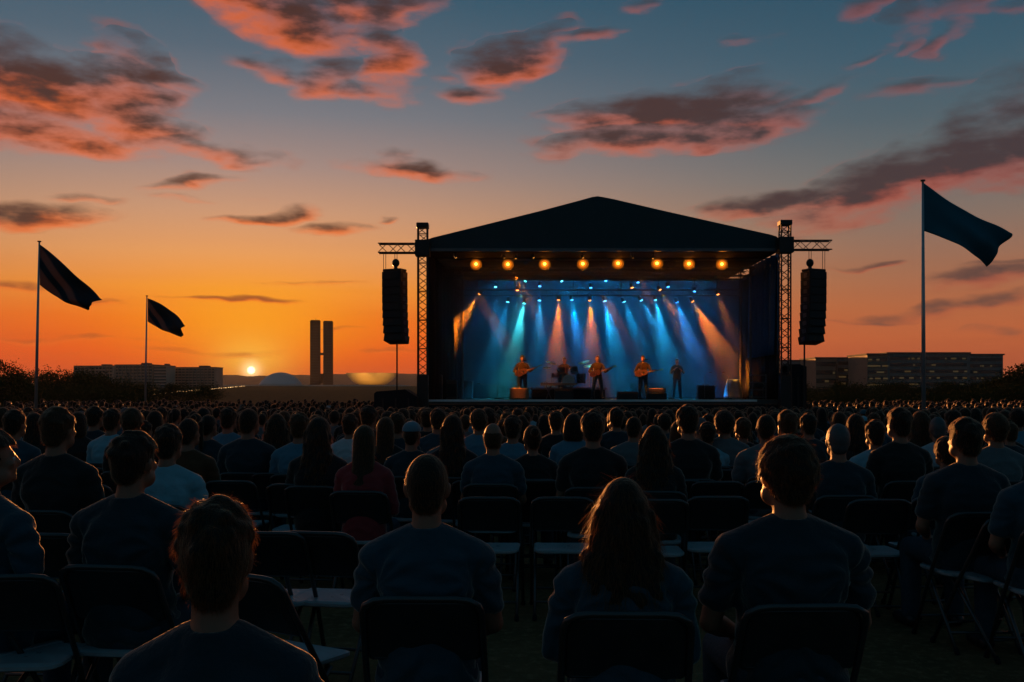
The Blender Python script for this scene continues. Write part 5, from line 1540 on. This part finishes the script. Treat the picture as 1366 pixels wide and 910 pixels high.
# empty chairs the photograph shows (photo column, row of the chair top, turn)
EMPT = [(400, 647, 0, 'between the woman in red and the light blue shirt, its seat catching the light'), (440, 712, -8, 'left of the man with close-cropped hair, pale lit seat'), (372, 770, -28, 'right beside the nearest man, turned towards the right'), (368, 712, 0, 'behind the one turned right beside the nearest man'),
        (655, 665, 0, 'with a lit seat right of the man with close-cropped hair'), (750, 665, 0, 'with a lit seat just left of the nearest woman'), (872, 668, 0, 'behind the nearest woman'), (951, 664, 0, 'with a lit seat just left of the broad curly-haired man'), (1160, 668, 0, 'with a dim seat just right of the broad curly-haired man'),
        (1238, 664, 4, 'two places right of the broad curly-haired man'), (1330, 662, 0, 'near the right edge behind the turned chair'), (1322, 690, 16, 'largest one at the right edge, turned left'),
        (318, 642, 0, 'right of the rust-brown top, front one of three in line'), (318, 627, 0, 'right of the rust-brown top, middle one of three in line'), (318, 616, 0, 'right of the rust-brown top, rear one of three in line'),
        (375, 630, 0, 'front of two below the round-headed man in light blue'), (378, 622, 0, 'rear of two below the round-headed man in light blue'), (718, 641, 0, 'behind the two lit seats at the centre, left one'), (790, 641, 0, 'behind the two lit seats at the centre, right one'), (900, 641, 0, 'just right below the wavy-haired woman in black'), (952, 643, 0, 'behind the lit seat left of the broad curly-haired man'),
        (968, 625, 0, 'in the row before the tallest man'), (1022, 642, 0, 'just behind the broad curly-haired man at his left'), (1216, 634, 0, 'before the tall man in black looking left'), (130, 648, 0, 'front of two between the tidy-haired and square-headed men'), (130, 622, 0, 'rear of two between the tidy-haired and square-headed men'),
        (130, 592, 0, 'arched back below the bright blue shirt at left'), (30, 770, 8, 'under the left edge, lowest at left'), (82, 714, 0, 'between the man cut by the left edge and the square-headed man'), (20, 620, 0, 'far left behind the man cut by the edge'), (640, 641, 0, 'under the man with thinning hair, second behind the lit seat'), (1200, 612, 0, 'right of the light blue shirt at right')]
for (px, top, turn, lab) in EMPT:
    Y = .80 * F / (top - HOR) if False else (EYE - .829) * F / (top - HOR)
    Y += .215
    x = X(px, Y)
    chair(x, Y, face_stage(x, Y) + math.radians(turn), short_label('empty folding chair ' + lab), 'empty folding chairs')
    placed.append((x, Y))

# rows that fill towards the stage
ORDER = ['short', 'long', 'curly', 'short_r', 'bob', 'buzz', 'wavy', 'short_l', 'straight', 'grey', 'ponytail', 'short', 'bald', 'long_r', 'bun', 'short_r', 'cap', 'curly']
WEI = [5, 3, 3, 4, 2, 3, 2, 4, 2, 1, 2, 4, .3, 2, 2, 3, .7, 2]
CW = [('black', 8), ('navy', 7), ('dark blue', 5), ('grey', 4), ('blue', 4), ('light blue', 1), ('pale grey', 1), ('brown', 1), ('teal', 2), ('white', .5)]
def rcol(): return random.choices([c for c, _ in CW], [w for _, w in CW])[0]
def whole(d, mats_override=None):
    parts = []; mats = []; k = 0
    for key in ('body', 'shirt', 'trousers', 'shoe', 'shoe.r', 'hair', 'cap'):
        if key not in d: continue
        v, l = arr(d[key]); n = len(d[key].polygons)
        parts.append((v, l, k)); mats.append(d[key].materials[0]); k += 1
    me = join_np('person', parts, mats); return me
WH = {k: whole(v) for k, v in V.items()}
count = 6 + len(LIST) + 6
cand = []
Yr = 9.2; r = 0
while Yr < 38.6:
    half = 683 * Yr / F + 1.2
    off = random.uniform(0, .6); x = -half + off
    while x < half:
        cand.append((x + random.uniform(-.09, .09), Yr + random.uniform(-.14, .14))); x += .60 + (random.random() < .06) * .5
    Yr += .92; r += 1
# wings of the audience left and right of the stage, reaching farther back
Yr = 38.9
while Yr < 66:
    half = 683 * Yr / F + 1
    x = -half
    while x < half:
        if (x < -6.2 or x > 13.2) : cand.append((x + random.uniform(-.15, .15), Yr + random.uniform(-.2, .2)))
        x += .75
    Yr += 1.25
used = list(placed); far = []
seen = {}
for (x, y) in cand:
    occ = .50 if y < 10.5 else .74 if y < 12.5 else .93 if y < 39 else .7
    if random.random() > occ: continue
    if any(abs(x - a) < .52 and abs(y - b) < .62 for a, b in used): continue
    px = 683 + x * F / y
    if count < 300 and y < 22:
        if px < -14 or px > 1380: continue
        # keep the listed near figures clear of look-alikes standing right behind their heads
        st = random.choices(ORDER, WEI)[0]; c = rcol(); s = random.uniform(.94, 1.06)
        lab = '%s in %s %s, %s' % (DESC[st], c, zone(px), depthword(y))
        rz = face_stage(x, y) + math.radians(random.uniform(-9, 9))
        if y < 11.6: o = place_figure(V[st], 'person', (x, y, hground(x, y)), rz, (s * random.uniform(.95, 1.05), s, s), CL[c], lab, 'seated audience in the packed rows', (.1, .14, .2))
        else:
            o = link('person', WH[st]); o.location = (x, y, hground(x, y)); o.rotation_euler = (0, 0, rz); o.scale = (s * random.uniform(.95, 1.05), s, s); o.color = (*CL[c], 1)
            tag(o, lab, 'person', 'seated audience in the packed rows')
        if y < 10.6: chair(x, y - .02, rz, 'chair of %s in %s, %s' % (DESC[st], c, zone(px)))
        used.append((x, y)); count += 1
    else: far.append((x, y))

# the thousands farther off: one mass
def low(me, ratio):
    o = bpy.data.objects.new('tmp', me); COL.objects.link(o)
    m = o.modifiers.new('d', 'DECIMATE'); m.ratio = ratio
    dg = bpy.context.evaluated_depsgraph_get(); dg.update()
    r = bpy.data.meshes.new_from_object(o.evaluated_get(dg)); bpy.data.objects.remove(o); return r
CM = [M['skin'], M['hair_dark'], M['denim'], M['black_metal']] + [mat('crowd_cloth_%s' % n.replace(' ', '_'), CL[n], .85, .2, .15, 9) for n in ('black', 'navy', 'dark blue', 'grey', 'blue', 'pale grey')]
lows = []
for st in ('short', 'long', 'curly', 'short_r', 'short_l', 'bob', 'wavy', 'buzz'):
    d = V[st]; parts = []
    for key, k, rt in (('body', 0, .035), ('shirt', 4, .04), ('trousers', 2, .05), ('hair', 1, .10)):
        q = d[key]
        if key == 'hair' and len(q.materials) > 1:      # leave the fine strands out
            bm = bmesh.new(); bm.from_mesh(q); bmesh.ops.delete(bm, geom=[f for f in bm.faces if f.material_index == 1], context='FACES')
            q = bpy.data.meshes.new('h'); bm.to_mesh(q); bm.free()
        l = low(q, rt); v, ll = arr(l); parts.append((v, ll, k))
    lows.append(parts)
parts = []
for (x, y) in far:
    tpl = random.choice(lows); a = face_stage(x, y) + random.uniform(-.2, .2); ca, sa = math.cos(a), math.sin(a)
    s = random.uniform(.94, 1.06); lift = 0.0
    if y > 39: lift = random.choice((0, .0, .05, .1))
    ck = random.choices(range(4, 10), (8, 7, 5, 4, 3, 1))[0]
    for v, ll, k in tpl:
        q = v * s
        w = np.empty_like(q); w[:, 0] = q[:, 0] * ca - q[:, 1] * sa + x; w[:, 1] = q[:, 0] * sa + q[:, 1] * ca + y; w[:, 2] = q[:, 2] * (1 + lift) + hground(x, y)
        parts.append((w, ll, ck if k == 4 else k))
print('individuals', count, 'mass', len(far), 'verts', sum(len(p[0]) for p in parts))
cm = join_np('crowd', parts, CM)
tag(link('crowd', cm), 'dense mass of tiny heads filling the far rows up to the stage', 'crowd', kind='stuff')

# ------------------------------------------------------------------ the band
def stand(elbow, hand, kn=None, an=None, lean=-.02):
    return dict(dz=.44, hip=.95, lean=lean, elbow=elbow, hand=hand, knee=kn or [(.12, .03, .52), (-.12, .05, .52)], ankle=an or [(.15, -.02, .09), (-.16, .03, .09)], curl=1.2)
P1 = stand([(.33, -.02, 1.14), (-.30, .06, 1.15)], [(.10, .22, 1.10), (-.46, .25, 1.27)])
P2 = stand([(.34, .0, 1.14), (-.31, .08, 1.13)], [(.09, .23, 1.08), (-.50, .22, 1.22)], [(.16, .05, .52), (-.16, .03, .52)], [(.24, .0, .09), (-.22, -.02, .09)])
P3 = stand([(.32, -.02, 1.13), (-.30, .10, 1.13)], [(.12, .22, 1.06), (-.48, .28, 1.18)])
P5 = stand([(.26, .10, 1.16), (-.27, .10, 1.15)], [(.10, .30, 1.36), (-.12, .30, 1.30)])
DR = dict(SEAT); DR.update(elbow=[(.30, .10, .78), (-.30, .10, .78)], hand=[(.26, .36, .86), (-.24, .36, .84)], knee=[(.24, .40, .5), (-.24, .40, .5)], ankle=[(.26, .42, .09), (-.26, .42, .09)])
def musician(px, Y, pose, style, col, label, z=DZ, sc=1.04, yaw=0, wide=1.0, fem=False, turn=0):
    d = make_figure(style, .013, .010, fem, yaw, 0, 4, wide, 1.5, pose, eyes=True, hairmat=M['hair_dark'])
    # hair caps belong on the standing head
    o = place_figure(d, 'person', (X(px, Y), Y, z), PI + math.radians(turn), (sc, sc, sc), CL[col], label, 'band members on the stage')
    return o
m1 = musician(697, 42.6, P1, 'curly', 'umber', 'left guitarist standing behind the warm brown amplifier', sc=1.05, turn=8)
m2 = musician(797, 41.9, P2, 'short', 'umber', 'middle guitarist with legs apart, singing in front of the drums', sc=1.03)
m3 = musician(858, 42.5, P3, 'buzz', 'umber', 'right guitarist with the neck of his guitar pointing right', sc=1.05, turn=-4)
m4 = musician(753, RL.y + .45, DR, 'short', 'umber', 'drummer sitting behind the drum kit', z=RZ, sc=1.03)
m5 = musician(903, 46.0, P5, 'short', 'navy', 'dim fifth musician at the right, hands raised to his chest', sc=1.04)
st = thing('drum_stool', 'round stool under the drummer', 'stool', (X(753, RL.y + .45), RL.y + .45, RZ))
mb = MB(); mb.tube([(0, 0, .36), (0, 0, .43)], .17, 18); mb.build('seat', M['black_cloth'], st)
for k in range(3):
    a = 2 * PI * k / 3; mb = MB(); mb.tube([(0, 0, .36), (.22 * math.cos(a), .22 * math.sin(a), .01)], .014, 6); mb.build('leg', M['alu'], st)

def guitar(owner, c, ang, label, acoustic, body_m):
    # in the player's frame (facing +Y): the neck runs to -X
    t = thing('guitar', label, 'guitar'); t.location = owner.location; t.rotation_euler = owner.rotation_euler; t.scale = owner.scale
    R = Matrix.Translation(c) @ Euler((0, math.radians(ang), 0)).to_matrix().to_4x4()
    th = .10 if acoustic else .05
    prof = []
    for i in range(40):
        a = 2 * PI * i / 40
        r = .17 + .045 * math.cos(2 * a) + .025 * math.cos(a) if acoustic else .15 + .04 * math.cos(2 * a) + .03 * math.cos(a) + .02 * math.cos(3 * a)
        prof.append((r * 1.25 * math.cos(a), r * math.sin(a)))
    mb = MB(); mb.M = R; n = 40
    mb.loft([[(x * .96, -th / 2, z * .96) for x, z in prof], [(x, -th / 2 + .01, z) for x, z in prof], [(x, th / 2 - .01, z) for x, z in prof], [(x * .96, th / 2, z * .96) for x, z in prof]])
    b = mb.build('body', body_m, t)
    mb = MB(); mb.M = R; mb.disc((-.06, th / 2 + .002, 0), .045, (0, 1, 0), 20, .006) if acoustic else mb.box((0, th / 2 + .004, 0), (.03, .01, .08)); mb.box((.10, th / 2 + .006, 0), (.02, .012, .10)); mb.build('soundhole' if acoustic else 'pickup', M['black_metal'], b)
    mb = MB(); mb.M = R; mb.box((-.46, th / 2 - .006, 0), (.52, .03, .05)); mb.build('neck', M['wood_warm'], t)
    mb = MB(); mb.M = R; mb.box((-.79, th / 2 - .012, 0), (.15, .02, .075)); mb.build('headstock', M['wood_warm'], t)
    mb = MB(); mb.M = None
    mb.tube([R @ Vector((-.2, 0, .1)), (-.16, .02, 1.40), (.02, -.12, 1.47), (.17, -.10, 1.30), R @ Vector((.26, -.02, .0))], .016, 5); mb.build('strap', M['black_cloth'], t)
wood = mat('guitar_wood', (.12, .05, .018), .35, .5, .2, 5); red = mat('guitar_red', (.08, .03, .02), .3, .5, .15, 5)
guitar(m1, (.06, .215, 1.10), 20, 'acoustic guitar held by the left guitarist', True, wood)
guitar(m2, (.06, .205, 1.08), 20, 'slim electric guitar held by the middle singer', False, red)
guitar(m3, (.06, .215, 1.07), 10, 'acoustic guitar held by the right guitarist', True, wood)

# key lamps added under the roof edge to light the band orange
for i, (o, hz, pw, sx) in enumerate(((m1, 1.2, 1.0, -1.6), (m4, 1.0, .8, 1.2), (m2, 1.2, 1.0, -1.5), (m3, 1.2, 1.0, -1.4), (m5, 1.3, .2, -1.2))):
    who = ('left guitarist', 'drummer', 'middle singer', 'right guitarist', 'fifth musician')[i]
    Y = 40.35; px = 683 + o.location.x * F / Y
    lamp(px - 90, 343, Y, 'dim', o.location + Vector((0, 0, hz)), 'small added key lamp under the roof edge aimed at the ' + who, .04, KEY * pw * .5, 12, ztruss=ZC - .05, group='added key lamps above the band')
for (px, py, Y, who) in ((692, 524, 41.2, 'warm brown amplifier'), (875, 521, 40.9, 'orange-lit case')):  # two more lamps added to brighten the amplifier and the case
    lamp(px - 4, 344, 40.3, 'dim', at(px, py, Y), 'small added key lamp under the roof edge aimed at the ' + who, .04, KEY * .3, 9, ztruss=ZC - .05, group='added key lamps above the band')
# thin evening haze over the whole field, up to the far ridge
def make_haze():
    mb = MB(); mb.box((0, 2300, 62), (14400, 10400, 130))
    m = bpy.data.materials.new('evening_haze'); m.use_nodes = True; m.node_tree.nodes.clear()
    t = NT(m.node_tree); o = t.new('ShaderNodeOutputMaterial'); v = t.new('ShaderNodeVolumePrincipled')
    v.inputs['Color'].default_value = (.92, .90, .88, 1); v.inputs['Density'].default_value = HAZE; v.inputs['Anisotropy'].default_value = .15
    t.l.new(v.outputs[0], o.inputs['Volume'])
    tag(mb.build('haze', m), 'thin warm evening haze over the field', 'haze', kind='stuff')
if HAZE > 0: make_haze()
# ------------------------------------------------------------------ render settings
SC.render.engine = 'CYCLES'
c = SC.cycles
c.use_denoising = True
try: c.denoiser = 'OPENIMAGEDENOISE'
except Exception: pass
c.max_bounces = 5; c.diffuse_bounces = 2; c.glossy_bounces = 2; c.transmission_bounces = 3; c.transparent_max_bounces = 8; c.volume_bounces = 0
c.caustics_reflective = False; c.caustics_refractive = False
c.sample_clamp_indirect = 4.0; c.use_light_tree = True
c.use_adaptive_sampling = True; c.adaptive_threshold = .01
vs = SC.view_settings
SC.display_settings.display_device = 'sRGB'
vs.view_transform = 'Standard'; vs.look = 'None'; vs.exposure = EXPO; vs.gamma = 1.0
try: vs.use_curve_mapping = False
except Exception: pass
bpy.context.view_layer.update()
